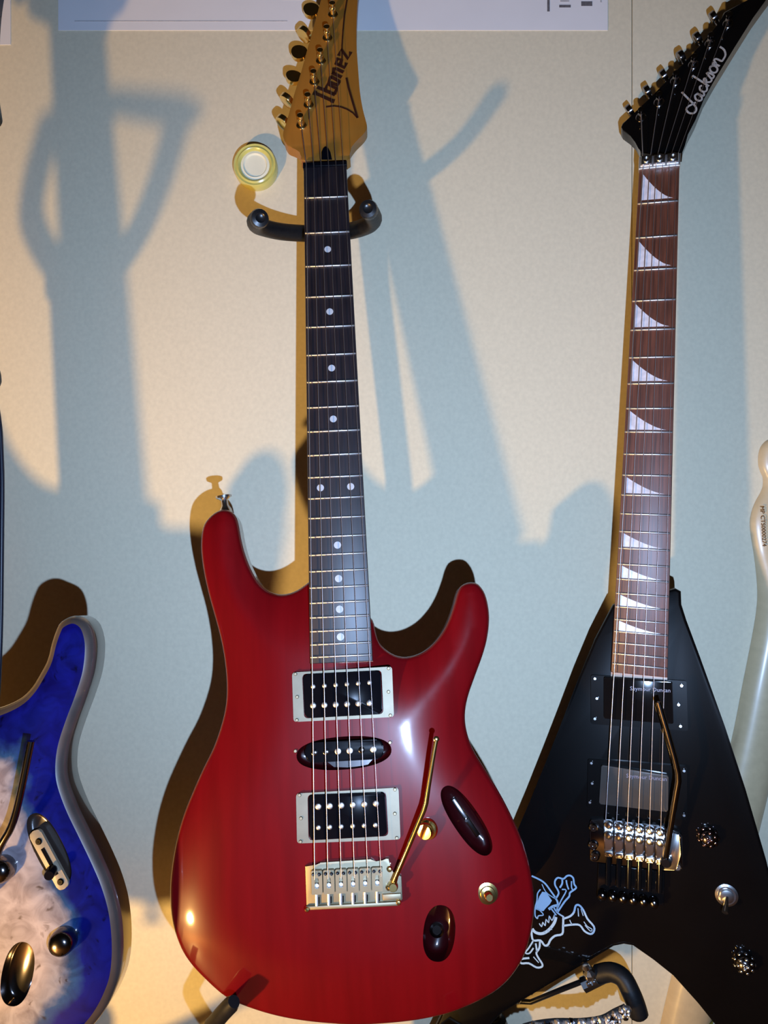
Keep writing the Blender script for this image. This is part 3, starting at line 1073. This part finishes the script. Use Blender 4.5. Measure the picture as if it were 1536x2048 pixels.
# ------------------------------------------------------------------ black V guitar
G = Frame(0.26977, 0.33873, 0.75959, 3.90, -17.94, -2.21, 0.86)
vee = G.root('electric_guitar')
tag(vee, 'black V-shaped electric guitar with shark-fin inlays and a skull sticker', 'guitar', 'guitars on stands along the wall')
ZB = -0.0085
vpx = [(1226, 1208), (1190, 1277), (1160, 1350), (1130, 1428), (1100, 1504), (1065, 1590), (1030, 1672), (985, 1780), (940, 1890), (895, 2000), (868, 2055), (862, 2085), (874, 2096), (905, 2088), (955, 2068), (1010, 2014), (1178, 1912), (1228, 1884), (1248, 1880), (1266, 1883),
       (1306, 1911), (1345, 1942), (1392, 1994), (1436, 2046), (1500, 2120), (1570, 2190), (1600, 2200), (1618, 2185), (1615, 2120), (1590, 1990), (1560, 1840), (1530, 1715), (1488, 1572), (1448, 1450), (1400, 1316), (1372, 1240), (1362, 1208), (1361, 1182), (1350, 1176)]
vl = [G.at(x, y, ZB - 0.010) for x, y in vpx]
bm = bmesh.new()
fr = [bm.verts.new((p.x, p.y, ZB - 0.006)) for p in vl]
f = bm.faces.new(fr)
res = bmesh.ops.inset_region(bm, faces=[f], thickness=0.0095, depth=0.0, use_even_offset=True, use_boundary=True)
inner = [v for v in f.verts]
for v in inner:
    v.co.z = ZB
bk = [bm.verts.new((v.co.x, v.co.y, ZB - 0.034)) for v in fr]
for i in range(len(fr)):
    j = (i + 1) % len(fr)
    bm.faces.new((fr[i], bk[i], bk[j], fr[j]))
bm.faces.new(bk)
es = [e for e in bm.edges if all(v in inner for v in e.verts) or all(v in fr for v in e.verts)]
bmesh.ops.bevel(bm, geom=es, offset=0.0028, segments=4, profile=0.5, affect='EDGES', clamp_overlap=True)
vbody = part('body', bm, 'black', vee, 40)
wid = neck_parts(vee, G, 0.648, 24, 0.0372, 0.0506, G.at(1279, 1350).y, 'maple', 'rosewood', 0.50, 0.0125)
LB = G.L
for n in (1, 3, 5, 7, 9, 12, 15, 17, 19, 21):
    a = LB - 0.648 * (1 - 2 ** (-(n - 1) / 12))
    b = LB - 0.648 * (1 - 2 ** (-n / 12))
    hh = (a - b)
    w = wid(LB - b)
    x0, x1 = -w * 0.40, w * 0.36
    y0, y1 = b + hh * 0.10, b + hh * 0.90 if n > 1 else b + hh * 0.84
    pts = [(x0, y1), (x0, y0), (x1, y0)]
    for k in range(1, 8):                                     # concave upper edge of the fin
        t = k / 8
        pts.append((x1 + (x0 - x1) * t, y0 + (y1 - y0) * (t ** 1.55)))
    bm = bmesh.new()
    prism(bm, [(p[0], p[1], 0.00015) for p in pts], (0, 0, 1), 0.001)
    part('shark_fin_inlay', bm, 'pearl', vee, 0)
# locking nut
bm = bmesh.new()
w = 0.0385 / 2
box(bm, -w, w, LB - 0.002, LB + 0.011, -0.006, 0.0016, 0.0008)
ln = part('locking_nut', bm, 'steel', vee, 35)
for k in (-1, 0, 1):
    bm = bmesh.new()
    box(bm, k * 0.0122 - 0.0052, k * 0.0122 + 0.0052, LB + 0.0005, LB + 0.0095, 0.0020, 0.0062, 0.0012)
    lathe(bm, [(0.0034, 0), (0.0034, 0.003), (0.0016, 0.003), (0.0016, 0.001), (0, 0.001)], (k * 0.0122, LB + 0.005, 0.0062), (0, 0, 1), 12)
    part('clamp_block', bm, 'chrome', ln, 40)
ht2 = math.radians(9)
H0, HN = (0, LB + 0.010, -0.0035), (0, math.sin(ht2), math.cos(ht2))
hpx = [(1281, 306), (1279, 296), (1273, 284), (1260, 271), (1246, 261), (1242, 254), (1245, 246), (1262, 232), (1300, 196), (1340, 155), (1385, 108), (1425, 66), (1440, 42), (1448, 24), (1484, 6), (1548, -30), (1552, -26), (1532, 0), (1506, 36), (1469, 95), (1431, 157), (1408, 198), (1391, 240), (1376, 269), (1367, 292), (1365, 306)]
bm = bmesh.new()
prism(bm, [G.hit(x, y, H0, HN) for x, y in hpx], HN, 0.0135, 0.0012)
vhead = part('headstock', bm, 'black', vee, 40, 'black pointed headstock with silver script')
# silver script along the lower edge of the headstock: cursive letters as pen strokes
HL = Vector(H0) + Vector(HN) * 0.0001


def cz(x, y):
    return G.hit(1300 + x / 6.508, y / 6.508, HL, HN)


def pen(a, u):
    return cz(618 + 102 * (a * 0.472 - u * 0.882), 1402 - 102 * (a * 0.882 + u * 0.472))


ring_o = [(5.3 + 0.45 * math.cos(t * 0.7), 0.5 + 0.5 * math.sin(t * 0.7)) for t in range(10)]
script = [
    [(0.8, 2.7), (0.45, 1.6), (0.15, .6), (-.25, .02), (-.8, .05), (-1.1, .6), (-.9, 1.15), (-.4, 1.1), (.1, .75), (.5, .5)],
    [(1.55, .85), (1.2, 1.0), (.85, .7), (.85, .25), (1.15, 0), (1.5, .25), (1.58, .9), (1.6, .2), (1.8, 0), (2.05, .2)],
    [(2.75, .8), (2.5, 1.0), (2.15, .75), (2.15, .25), (2.45, 0), (2.8, .12), (3.0, .35)],
    [(3.3, 2.5), (3.2, 1.2), (3.1, 0)], [(3.15, .45), (3.55, 1.0), (3.75, .85), (3.4, .5)], [(3.4, .5), (3.7, .08), (4.05, .08)],
    [(4.05, .08), (4.45, 1.05), (4.62, .55), (4.55, .05), (4.2, .05)], ring_o, [(5.45, .95), (5.7, .8), (5.95, .95)],
    [(5.95, 1.0), (6.0, 0)], [(6.02, .5), (6.35, 1.0), (6.62, .8), (6.68, .1), (6.95, 0), (7.6, .02), (8.1, .5), (8.2, 1.15)],
]
bm = bmesh.new()
for st in script:
    pts = spline([tuple(pen(x, y)) for x, y in st], 3, False)
    stroke(bm, pts, 0.0018, HN, 0.0003)
part('brand_lettering', bm, 'silver_ink', vhead, 0, 'silver script reading Jackson')
vposts = [(1282, 236), (1318, 206), (1351, 164), (1387, 131), (1420, 89), (1456, 49)]
vbtn = [(1259, 222, 1.4), (1294, 184, 1.5), (1327, 152, 1.4), (1361, 115, 1.6), (1394, 78, 1.5), (1427, 36, 1.4)]
pp = []
for (x, y), (bx, by, an) in zip(vposts, vbtn):
    P = G.hit(x, y, H0, HN)
    B = G.hit(bx, by, Vector(H0) - Vector(HN) * 0.014, HN)
    tuner(vee, P, None, B, an, 'black_nickel', 'black_nickel', btn_size=0.0072)
    pp.append(P + Vector(HN) * 0.0085)


def cover_pickup(ring, cover, screws, cm, txt):
    zc, zr = -0.0005, -0.0050
    bm = bmesh.new()
    o = rounded([G.at(x, y, zr) for x, y in ring], 0.002)
    i = rounded([G.at(x, y, zr) for x, y in cover], 0.002)
    ring_prism(bm, o, i, 0.0045)
    r = part('humbucker', bm, 'black', vee, 30)
    bm = bmesh.new()
    prism(bm, rounded([G.at(x, y, zc) for x, y in cover], 0.0015), (0, 0, 1), 0.0085, 0.0016, 3)
    part('pickup_cover', bm, cm, r, 40)
    for x, y in screws:
        bm = bmesh.new()
        screw(bm, G.at(x, y, zr), 0.0018, 0.0018)
        part('screw', bm, 'chrome', r, 40)
    (x0, y0), (x1, y1), tx = txt
    A, B = G.at(x0, y0, zc + 0.0002), G.at(x1, y1, zc + 0.0002)
    xd = (B - A).normalized()
    text_mesh('pickup_lettering', tx, 0.0052, (A + B) / 2, xd, Vector((-xd.y, xd.x, 0)), r, 'small_ink')


cover_pickup([(1182, 1350), (1373, 1362), (1376, 1462), (1182, 1448)], [(1208, 1354), (1345, 1364), (1347, 1448), (1208, 1437)],
             [(1190, 1357), (1194, 1396.5), (1190, 1437), (1363, 1371), (1361, 1452), (1357, 1409)], 'black_cover', ((1273, 1381), (1328, 1384), 'Seymour Duncan'))
cover_pickup([(1176, 1518), (1374, 1534), (1374, 1640), (1174, 1616)], [(1203, 1530), (1337, 1551), (1336, 1624), (1198, 1608)],
             [(1183, 1525.6), (1184.6, 1566), (1180, 1604), (1368, 1541), (1368, 1630)], 'cover_reflection', ((1265, 1556), (1321, 1561), 'Seymour Duncan'))
# locking tremolo
bm = bmesh.new()
zt = -0.0035
prism(bm, rounded([G.at(x, y, zt) for x, y in ((1180, 1640), (1212, 1640), (1330, 1655), (1364, 1668), (1366, 1738), (1340, 1742), (1180, 1722))], 0.002), (0, 0, 1), 0.0045, 0.0008)
vb = part('tremolo_bridge', bm, 'black_nickel', vee, 35)
for k in range(6):
    x, y = 1208 + k * 20.6, 1638 + k * 3.0
    bm = bmesh.new()
    pts = [(x, y, .0010), (x + 17, y + 1, .0010), (x + 18, y + 22, .0042), (x + 18, y + 44, .0042), (x + 17, y + 76, .0020), (x + 1, y + 75, .0020), (x, y + 44, .0042), (x, y + 22, .0042)]
    fv = [bm.verts.new(G.at(*p)) for p in pts]
    bv = [bm.verts.new(G.at(p[0], p[1], zt - 0.0005)) for p in pts]
    bm.faces.new((fv[0], fv[1], fv[2], fv[7]))
    bm.faces.new((fv[7], fv[2], fv[3], fv[6]))
    bm.faces.new((fv[6], fv[3], fv[4], fv[5]))
    ring_faces(bm, fv[::-1], bv[::-1])
    bmesh.ops.bevel(bm, geom=bm.edges[:], offset=0.0009, segments=2, affect='EDGES', clamp_overlap=True)
    part('saddle', bm, 'chrome', vb, 40)
    for yy, rad, zz in ((12, 0.0040, 0.0024), (32, 0.0040, 0.0046)):
        bm = bmesh.new()
        lathe(bm, [(rad, -0.003), (rad, 0.0010), (rad * 0.8, 0.0017), (rad * 0.3, 0.0019), (0, 0.0019)], G.at(x + 9, y + yy, zz), (-0.30, 0.0, 1), 14)
        part('clamp_screw', bm, 'chrome', vb, 60)
    # string-lock bolt and fine tuner behind the saddle
    bm = bmesh.new()
    tube(bm, [G.at(x + 9, y + 74, 0.0), G.at(x + 8, y + 132, 0.001)], 0.0024, 10)
    part('lock_bolt', bm, 'black_cover', vb, 40)
    bm = bmesh.new()
    prism(bm, rounded([G.at(xx, yy, 0.0036 + zz) for xx, yy, zz in ((x + 1, y + 66, 0), (x + 17, y + 67, 0.0022), (x + 17, y + 76, 0.0022), (x + 1, y + 75, 0))], 0.001), (-0.28, 0, 1), 0.004, 0.0006)
    part('saddle_foot', bm, 'chrome', vb, 40)
    bm = bmesh.new()
    lathe(bm, [(0.0030, -0.002), (0.0044, 0.0), (0.0044, 0.004), (0.0036, 0.0072), (0.0018, 0.0084), (0, 0.0086)], G.at(x - 3, y + 148, 0.0005), (0, -0.25, 1), 16)
    part('fine_tuner', bm, 'black_nickel', vb, 40)
bm = bmesh.new()
prism(bm, [G.at(x, y, -0.0030) for x, y in ((1196, 1726), (1330, 1744), (1328, 1812), (1194, 1796))], (0, 0, 1), 0.005, 0.0008)
part('fine_tuner_plate', bm, 'black_cover', vb, 35)
for k, (x, y) in enumerate(((1187, 1655), (1186, 1690), (1190, 1712), (1352, 1676), (1354, 1732))):
    bm = bmesh.new()
    lathe(bm, [(0.0042, -0.002), (0.0042, 0.002), (0.0030, 0.0032), (0.0012, 0.0032), (0, 0.0022)], G.at(x, y, zt + 0.0004), (0, 0, 1), 14)
    part('post', bm, 'black_nickel' if k < 3 else 'chrome', vb, 40)
bm = bmesh.new()
prism(bm, rounded([G.at(x, y, 0.0010) for x, y in ((1337, 1662), (1358, 1668), (1361, 1708), (1352, 1740), (1322, 1742), (1324, 1722), (1336, 1706))], 0.0015), (0, 0.0, 1), 0.005, 0.0010)
for v in bm.verts:
    if v.co.z > 0:
        v.co.z += (v.co.x - G.at(1345, 1700).x) * 0.30
part('arm_housing', bm, 'chrome', vb, 40)
bm = bmesh.new()
lathe(bm, [(0.0052, -0.002), (0.0052, 0.004), (0.0036, 0.007), (0, 0.007)], G.at(1331, 1722, 0.001), (0, 0, 1), 18)
arm = [G.at(1331, 1722, 0.002), G.at(1333, 1708, 0.007), G.at(1342, 1650, 0.014), G.at(1352, 1590, 0.020), G.at(1357, 1562, 0.0225), G.at(1356, 1545, 0.024), G.at(1349, 1515, 0.026), G.at(1334, 1462, 0.029), G.at(1317, 1404, 0.032)]
tube(bm, arm, 0.0027, 14)
part('tremolo_arm', bm, 'black_nickel', vee, 50, 'grey metal tremolo arm')
strings(vee, 0.0300, 0.0490, LB + 0.004, G.at(1270, 1650).y, 0.0026, 0.0044, pp)
# controls: two studded chrome knobs and a toggle switch
for (x, y), m in (((1416, 1672), 'skull_red'), ((1488, 1922), 'chrome')):
    bm = bmesh.new()
    c = G.at(x, y, ZB)
    lathe(bm, [(0.0088, 0), (0.0090, 0.004), (0.0078, 0.009), (0.0050, 0.012), (0, 0.0128)], c, (0, 0, 1), 18)
    kn = part('control_knob', bm, 'black_nickel', vee, 40, 'studded metal knob')
    for ring, cnt, zz in ((0.0084, 9, 0.0050), (0.0060, 7, 0.0105), (0.0022, 3, 0.0125)):
        for k in range(cnt):
            a = 2 * math.pi * k / cnt + ring * 90
            bm = bmesh.new()
            lathe(bm, [(0.0021, -0.0008), (0.0017, 0.0006), (0.0008, 0.0013), (0, 0.0014)], c + Vector((ring * math.cos(a), ring * math.sin(a), zz)), (math.cos(a) * ring * 90, math.sin(a) * ring * 90, 0.8), 8)
            part('stud', bm, m, kn, 60)
bm = bmesh.new()
c = G.at(1453, 1790, ZB)
lathe(bm, [(0.0098, 0), (0.0098, 0.0010), (0.0078, 0.0014), (0.0078, 0.0022), (0.0062, 0.0022), (0.0058, 0.0050), (0.0036, 0.0054), (0, 0.0054)], c, (0, 0, 1), 26)
tg = part('toggle_switch', bm, 'chrome', vee, 30)
bm = bmesh.new()
tube(bm, [c + Vector((0, 0, 0.005)), c + Vector((-0.0014, -0.005, 0.011)), c + Vector((-0.0026, -0.0095, 0.016))], [0.0014, 0.0020, 0.0028], 12)
part('switch_lever', bm, 'chrome', tg, 50)
for px, py, n in ((1036, 1998, ZB - 0.02), (1062, 1981, ZB - 0.022)):
    bm = bmesh.new()
    lathe(bm, [(0.0034, -0.002), (0.0034, 0.001), (0.0026, 0.0032), (0, 0.0040)], G.at(px, py, n), (-0.25, -0.9, 0.4), 14)
    part('strap_button', bm, 'gold', vee, 50)

# skull and crossbones sticker (cut vinyl lines)


def stp(x, y):
    return G.at(1040 + x / 8.533, 1740 + y / 8.533, ZB + 0.00012)


lines = [([(200, 100), (330, 160), (430, 230), (520, 350), (600, 460)], 30), ([(375, 240), (440, 370), (540, 450), (610, 490)], 16),
         ([(610, 490), (660, 400), (640, 330), (600, 260), (600, 180), (650, 130), (740, 150), (800, 100), (860, 95), (910, 140), (925, 240), (960, 300), (900, 350), (850, 390), (840, 450), (760, 540), (640, 720)], 30),
         ([(715, 330), (790, 350), (700, 520), (640, 660)], 22), ([(600, 470), (645, 560), (630, 720)], 34), ([(720, 150), (720, 230), (680, 300)], 30), ([(790, 170), (800, 240), (830, 330)], 26), ([(880, 190), (880, 290), (900, 340)], 22),
         ([(350, 330), (300, 400), (290, 520), (260, 640), (260, 780), (300, 830)], 22), ([(270, 660), (340, 690), (400, 765), (315, 780), (300, 830)], 20),
         ([(490, 670), (560, 620), (640, 600)], 44), ([(520, 640), (620, 770)], 24), ([(570, 620), (630, 720), (750, 800)], 26),
         ([(330, 910), (370, 965), (390, 890), (430, 950), (445, 840), (490, 900), (500, 780), (545, 860), (590, 760)], 18),
         ([(210, 1000), (260, 1060), (350, 1085), (440, 1060), (530, 980), (590, 890), (615, 800)], 50),
         ([(410, 1040), (440, 1090)], 14), ([(460, 1010), (495, 1060)], 14), ([(510, 970), (545, 1020)], 14),
         ([(740, 800), (735, 960), (720, 1090), (600, 1120), (520, 1190), (480, 1270), (420, 1285), (350, 1200), (230, 1200), (200, 1100), (200, 1010)], 36),
         ([(740, 830), (850, 790), (920, 720), (950, 610), (1010, 600), (1080, 680), (1150, 830), (1260, 960), (1260, 1050), (1200, 1090), (1100, 1040), (1020, 940), (900, 930), (740, 950)], 34),
         ([(990, 650), (1000, 790)], 18), ([(1040, 660), (1080, 780)], 14), ([(1090, 880), (1150, 960), (1230, 1010), (1200, 1040), (1110, 940)], 16), ([(850, 850), (860, 880), (890, 930)], 16),
         ([(230, 1200), (150, 1330), (90, 1410), (160, 1420), (230, 1330)], 26), ([(340, 1220), (330, 1330), (280, 1410), (310, 1490), (380, 1600), (370, 1650), (280, 1660), (150, 1590), (20, 1590), (20, 1520), (160, 1500)], 34),
         ([(270, 1250), (290, 1400)], 30), ([(230, 1480), (320, 1580)], 18)]
bm = bmesh.new()
for pts, w in lines:
    stroke(bm, spline([tuple(stp(x, y)) for x, y in pts], 3, False), w / 8.533 / 1550 * 0.70, (0, 0, 1), 0.0003)
dome = [(330, 450), (380, 370), (450, 380), (545, 520), (510, 580), (440, 650), (400, 700), (330, 690), (270, 650), (290, 560)]
prism(bm, [stp(x, y) + Vector((0, 0, 0.0003)) for x, y in dome][::-1], (0, 0, 1), 0.0003)
part('skull_sticker', bm, 'sticker', vbody, 0, 'pale blue skull and crossbones sticker')
VG = G

# ------------------------------------------------------------------ stands


def stand(label, yoke, pole, arms, feet, bar=None, caps=True, yr=0.0080, arm_r=0.0066):
    """yoke, pole, arms: lists of (pixel x, pixel y, depth) points turned into room points"""
    w = lambda q: world_at(*q)
    base = w(pole[-1])
    root = bpy.data.objects.new('guitar_stand', None)
    COL.objects.link(root)
    root.location = (base.x, base.y, 0)
    tag(root, label, 'stand', 'guitar stands')
    off = Vector(root.location)
    L = lambda q: w(q) - off
    pts = [L(q) for q in pole]
    foot = Vector((0, 0, 0.10))
    bm = bmesh.new()
    tube(bm, pts + [foot], 0.0095, 16)
    part('pole', bm, 'tube', root, 60)
    if yoke:
        bm = bmesh.new()
        tube(bm, [L(q) for q in yoke], yr, 16, smooth=5)
        lathe(bm, [(0.013, -0.014), (0.013, 0.014)], pts[0], (pts[0] - pts[-1]).normalized(), 16)
        yk = part('yoke', bm, 'rubber', root, 60)
        if caps:
            for q, qn in ((yoke[0], yoke[1]), (yoke[-1], yoke[-2])):
                bm = bmesh.new()
                d = (L(q) - L(qn)).normalized()
                lathe(bm, [(yr * 0.98, -0.006), (yr * 1.06, 0.0), (yr * 0.95, 0.003), (yr * 0.55, 0.0038), (yr * 0.40, 0.0026), (0, 0.0026)], L(q), d, 18)
                part('end_cap', bm, 'tube', yk, 50)
        if bar:
            bm = bmesh.new()
            tube(bm, [L(q) for q in bar], [0.004, 0.0085, 0.008, 0.007, 0.007], 12)
            part('safety_bar', bm, 'rubber', root, 60)
    for a in arms:
        bm = bmesh.new()
        tube(bm, [L(q) for q in a], [arm_r] * 18 + [arm_r * 0.75], 14, smooth=4)
        part('cradle_arm', bm, 'rubber', root, 60)
    for fx, fy in feet:
        bm = bmesh.new()
        tube(bm, [(0, 0, 0.11), (fx * 0.5, fy * 0.5, 0.055), (fx, fy, 0.008)], 0.008, 12)
        lg = part('leg', bm, 'tube', root, 60)
        bm = bmesh.new()
        tube(bm, [(fx * 0.93, fy * 0.93, 0.0155), (fx, fy, 0.0095), (fx * 1.05, fy * 1.05, 0.0095)], 0.0095, 12)
        part('rubber_foot', bm, 'rubber', lg, 60)
    bm = bmesh.new()
    lathe(bm, [(0.016, 0.085), (0.018, 0.095), (0.018, 0.125), (0.014, 0.135)], (0, 0, 0), (0, 0, 1), 18)
    part('leg_collar', bm, 'tube', root, 50)
    return root




def rp(X, Y, Z):
    """room offset from the lens (right, up, forward) as the triple that world_at takes"""
    return (768 + X / Z * F, 1024 - Y / Z * F, Z)


feet3 = ((-0.16, -0.16), (0.16, -0.16), (0.0, 0.06))
stand('black tubular stand with padded yoke holding the red guitar',
      [(519, 437, 0.684), (511, 444, 0.700), (520, 453, 0.722), (560, 463, 0.748), (610, 467, 0.7705), (655, 467, 0.7755), (700, 462, 0.7705), (733, 452, 0.742), (747, 438, 0.718), (737, 419, 0.686)],
      [(668, 470, 0.7790), (676, 700, 0.770), (690, 1050, 0.757), (702, 1500, 0.744), (712, 2060, 0.728)],
      [[(700, 2150, 0.722), (600, 2155, 0.710), (480, 2130, 0.665), (424, 2066, 0.640), (436, 2038, 0.622), (468, 2003, 0.607)],
       [(715, 2150, 0.722), (800, 2155, 0.710), (895, 2140, 0.665), (935, 2110, 0.640), (930, 2090, 0.622), (915, 2066, 0.607)]], feet3)
stand('black stand with closed yoke holding the blue guitar, mostly outside the left edge',
     
      [rp(-.432, .138, .600), rp(-.436, .124, .625), rp(-.428, .123, .655), rp(-.400, .114, .680), rp(-.373, .112, .688), rp(-.350, .113, .683), rp(-.338, .120, .660), rp(-.334, .132, .630), rp(-.334, .150, .603)],
      [(-92, 740, 0.700), (-88, 1000, 0.696), (-85, 1300, 0.690), (-90, 1700, 0.680), (-100, 2200, 0.668)],
      [[(-100, 2330, 0.662), (-220, 2325, 0.655), (-330, 2330, 0.60), (-360, 2290, 0.565), (-345, 2250, 0.535)],
       [(-100, 2330, 0.662), (20, 2325, 0.655), (80, 2330, 0.60), (105, 2280, 0.565), (90, 2240, 0.535)]], feet3,
      bar=[rp(-.318, .149, .604), rp(-.334, .151, .604), rp(-.350, .156, .606), rp(-.385, .158, .604), rp(-.432, .138, .601)], yr=0.0098)
vs = stand('black stand with a padded hook arm and chrome clamp, under the black V guitar', None,
           [(985, 1985, 0.806), (985, 2020, 0.806), (985, 2200, 0.802)],
           [[(1196, 1949, 0.742), (1222, 1944, 0.735), (1246, 1956, 0.728), (1262, 1985, 0.722), (1272, 2010, 0.720), (1279, 2034, 0.720)]], ((-0.10, -0.16), (0.14, -0.16), (0.0, 0.004)), arm_r=0.0088)
off = Vector(vs.location)
bm = bmesh.new()
tube(bm, [world_at(985, 2000, 0.806) - off, world_at(1062, 2004, 0.800) - off, world_at(1128, 1977, 0.765) - off, world_at(1172, 1960, 0.746) - off], 0.0026, 10)
part('support_rod', bm, 'tube', vs, 50)
bm = bmesh.new()
a, b = world_at(1166, 1970, 0.746) - off, world_at(1208, 1951, 0.742) - off
tube(bm, [a, b], [0.0075, 0.0068], 8)
lathe(bm, [(0.004, 0), (0.0062, 0.004), (0.0062, 0.010), (0.003, 0.013), (0, 0.013)], world_at(1182, 1956, 0.74) - off, (-0.3, -0.4, 0.85), 8)
lathe(bm, [(0.002, 0), (0.0042, 0.003), (0.0030, 0.007), (0, 0.008)], world_at(1174, 1940, 0.735) - off, (-0.3, -0.3, 0.9), 10)
lathe(bm, [(0.0022, 0), (0.0022, 0.003), (0, 0.004)], world_at(1177, 1967, 0.738) - off, (0, -1, 0), 10)
lathe(bm, [(0.0022, 0), (0.0022, 0.003), (0, 0.004)], world_at(1188, 1963, 0.738) - off, (0, -1, 0), 10)
part('clamp', bm, 'chrome', vs, 30, 'shiny chrome clamp with wing nut')

# studded band hung over the stand
bm = bmesh.new()
line = [world_at(x, y, z) for x, y, z in ((1000, 2100, 0.690), (1030, 2070, 0.690), (1062, 2056, 0.690), (1110, 2049, 0.690), (1160, 2049, 0.690), (1205, 2043, 0.690), (1232, 2029, 0.690), (1254, 2019, 0.690))]
tube(bm, line, 0.0034, 10, smooth=3, flat=1.6)
band = tag(part('studded_band', bm, 'strap', None, 50), 'silver studded band lying below the fork of the black V guitar', 'band')
dense = spline([tuple(p) for p in line], 8, False)
for k, p in enumerate(dense[6:]):
    for row in range(2):
        bm = bmesh.new()
        j = Vector((random.uniform(-.0015, .0015), random.uniform(-.001, .001), random.uniform(-.0015, .0015)))
        r = random.uniform(0.0020, 0.0036)
        lathe(bm, [(r, -0.002), (r, 0.0006), (r * 0.5, 0.0028), (0, 0.0034)], Vector(p) + j + Vector((0, -0.0034, 0.003 - row * 0.005)), (random.uniform(-.5, .5), -1, random.uniform(-.2, .7)), 6)
        part('stud', bm, random.choice(('steel', 'black_nickel', 'steel')), band, 0)

# ------------------------------------------------------------------ pale guitar neck leaning on the wall at the right
zc = WALL - 0.0005
left = [(1545, 876), (1530, 883), (1520, 896), (1516, 912), (1516, 930), (1520, 944), (1525, 956), (1525, 972), (1520, 986), (1511, 1002), (1503, 1022), (1499, 1044), (1501, 1072), (1506, 1102), (1511, 1140), (1514, 1180), (1513, 1212), (1507, 1254), (1496, 1312), (1484, 1372), (1473, 1430), (1462, 1482), (1437, 1590), (1404, 1720), (1372, 1840), (1342, 1955), (1320, 2048), (1280, 2230)]
width = [14, 40, 60, 72, 84, 88, 90, 92, 98, 108, 116, 118, 112, 104, 98, 94, 92, 92, 92, 92, 92, 92, 92, 93, 94, 95, 96, 98]
bm = bmesh.new()
rings = []
lp = spline([(a[0], a[1], b) for a, b in zip(left, width)], 3, False)
for x, y, wd in lp:
    thk = 0.010 if y < 1100 else min(0.019, 0.010 + (y - 1100) * 0.00009)
    row = []
    for k in range(13):
        a = math.pi * k / 12
        p = world_at(x + wd / 2 - math.cos(a) * wd / 2, y, zc)
        row.append(bm.verts.new((p.x, zc - thk * math.sin(a) ** 0.7 - 0.0006, p.z)))
    rings.append(row)
for a, b in zip(rings, rings[1:]):
    ring_faces(bm, a, b)
bm.faces.new(rings[0])
bm.faces.new(rings[-1])
pale = tag(part('guitar_neck', bm, 'pale_maple', None, 60), 'pale bare wooden guitar neck leaning on the wall at the right edge', 'guitar neck')
text_mesh('serial_print', 'MP CTS0000274', 0.0062, world_at(1523, 1053, zc - 0.0112), (0.06, 0, -1), (1, 0, 0.06), pale, 'rust')
for y0, y1, m in ((2012, 2046, 'lime'), (2046, 2120, 'orange')):                       # coloured tape wound round the lower end
    bm = bmesh.new()
    rr = []
    for y in np.linspace(y0, y1, 4):
        i = min(range(len(lp)), key=lambda k: abs(lp[k][1] - y))
        j = i + 1 if lp[i][1] < y else i - 1
        t = (y - lp[i][1]) / (lp[j][1] - lp[i][1])
        x = lp[i][0] + (lp[j][0] - lp[i][0]) * t
        wd = lp[i][2]
        row = []
        for k in range(7, 13):
            a = math.pi * k / 12
            p = world_at(x + wd / 2 - math.cos(a) * (wd / 2 + 0.8), y - (k - 12) * 4, zc)
            row.append((p.x, zc - 0.0196 * math.sin(a) ** 0.7 - 0.0009, p.z))
        rr.append(row)
    V3 = [[bm.verts.new(p) for p in row] for row in rr]
    for a, b in zip(V3, V3[1:]):
        for k in range(5):
            bm.faces.new((a[k], a[k + 1], b[k + 1], b[k]))
    part('tape_wrap', bm, m, pale, 60, 'lime green tape' if m == 'lime' else 'orange tape')

# dark cable hanging beside the blue guitar
bm = bmesh.new()
tube(bm, [world_at(x, y, 0.705) for x, y in ((-40, 720), (-12, 790), (-1, 850), (2, 900), (4, 960), (3.5, 1050), (2.5, 1150), (1, 1260), (-4, 1380), (-14, 1500))], 0.0022, 10, smooth=4)
tag(part('cable', bm, 'navy', None, 60), 'thin dark navy cable hanging at the left edge above the blue guitar', 'cable')
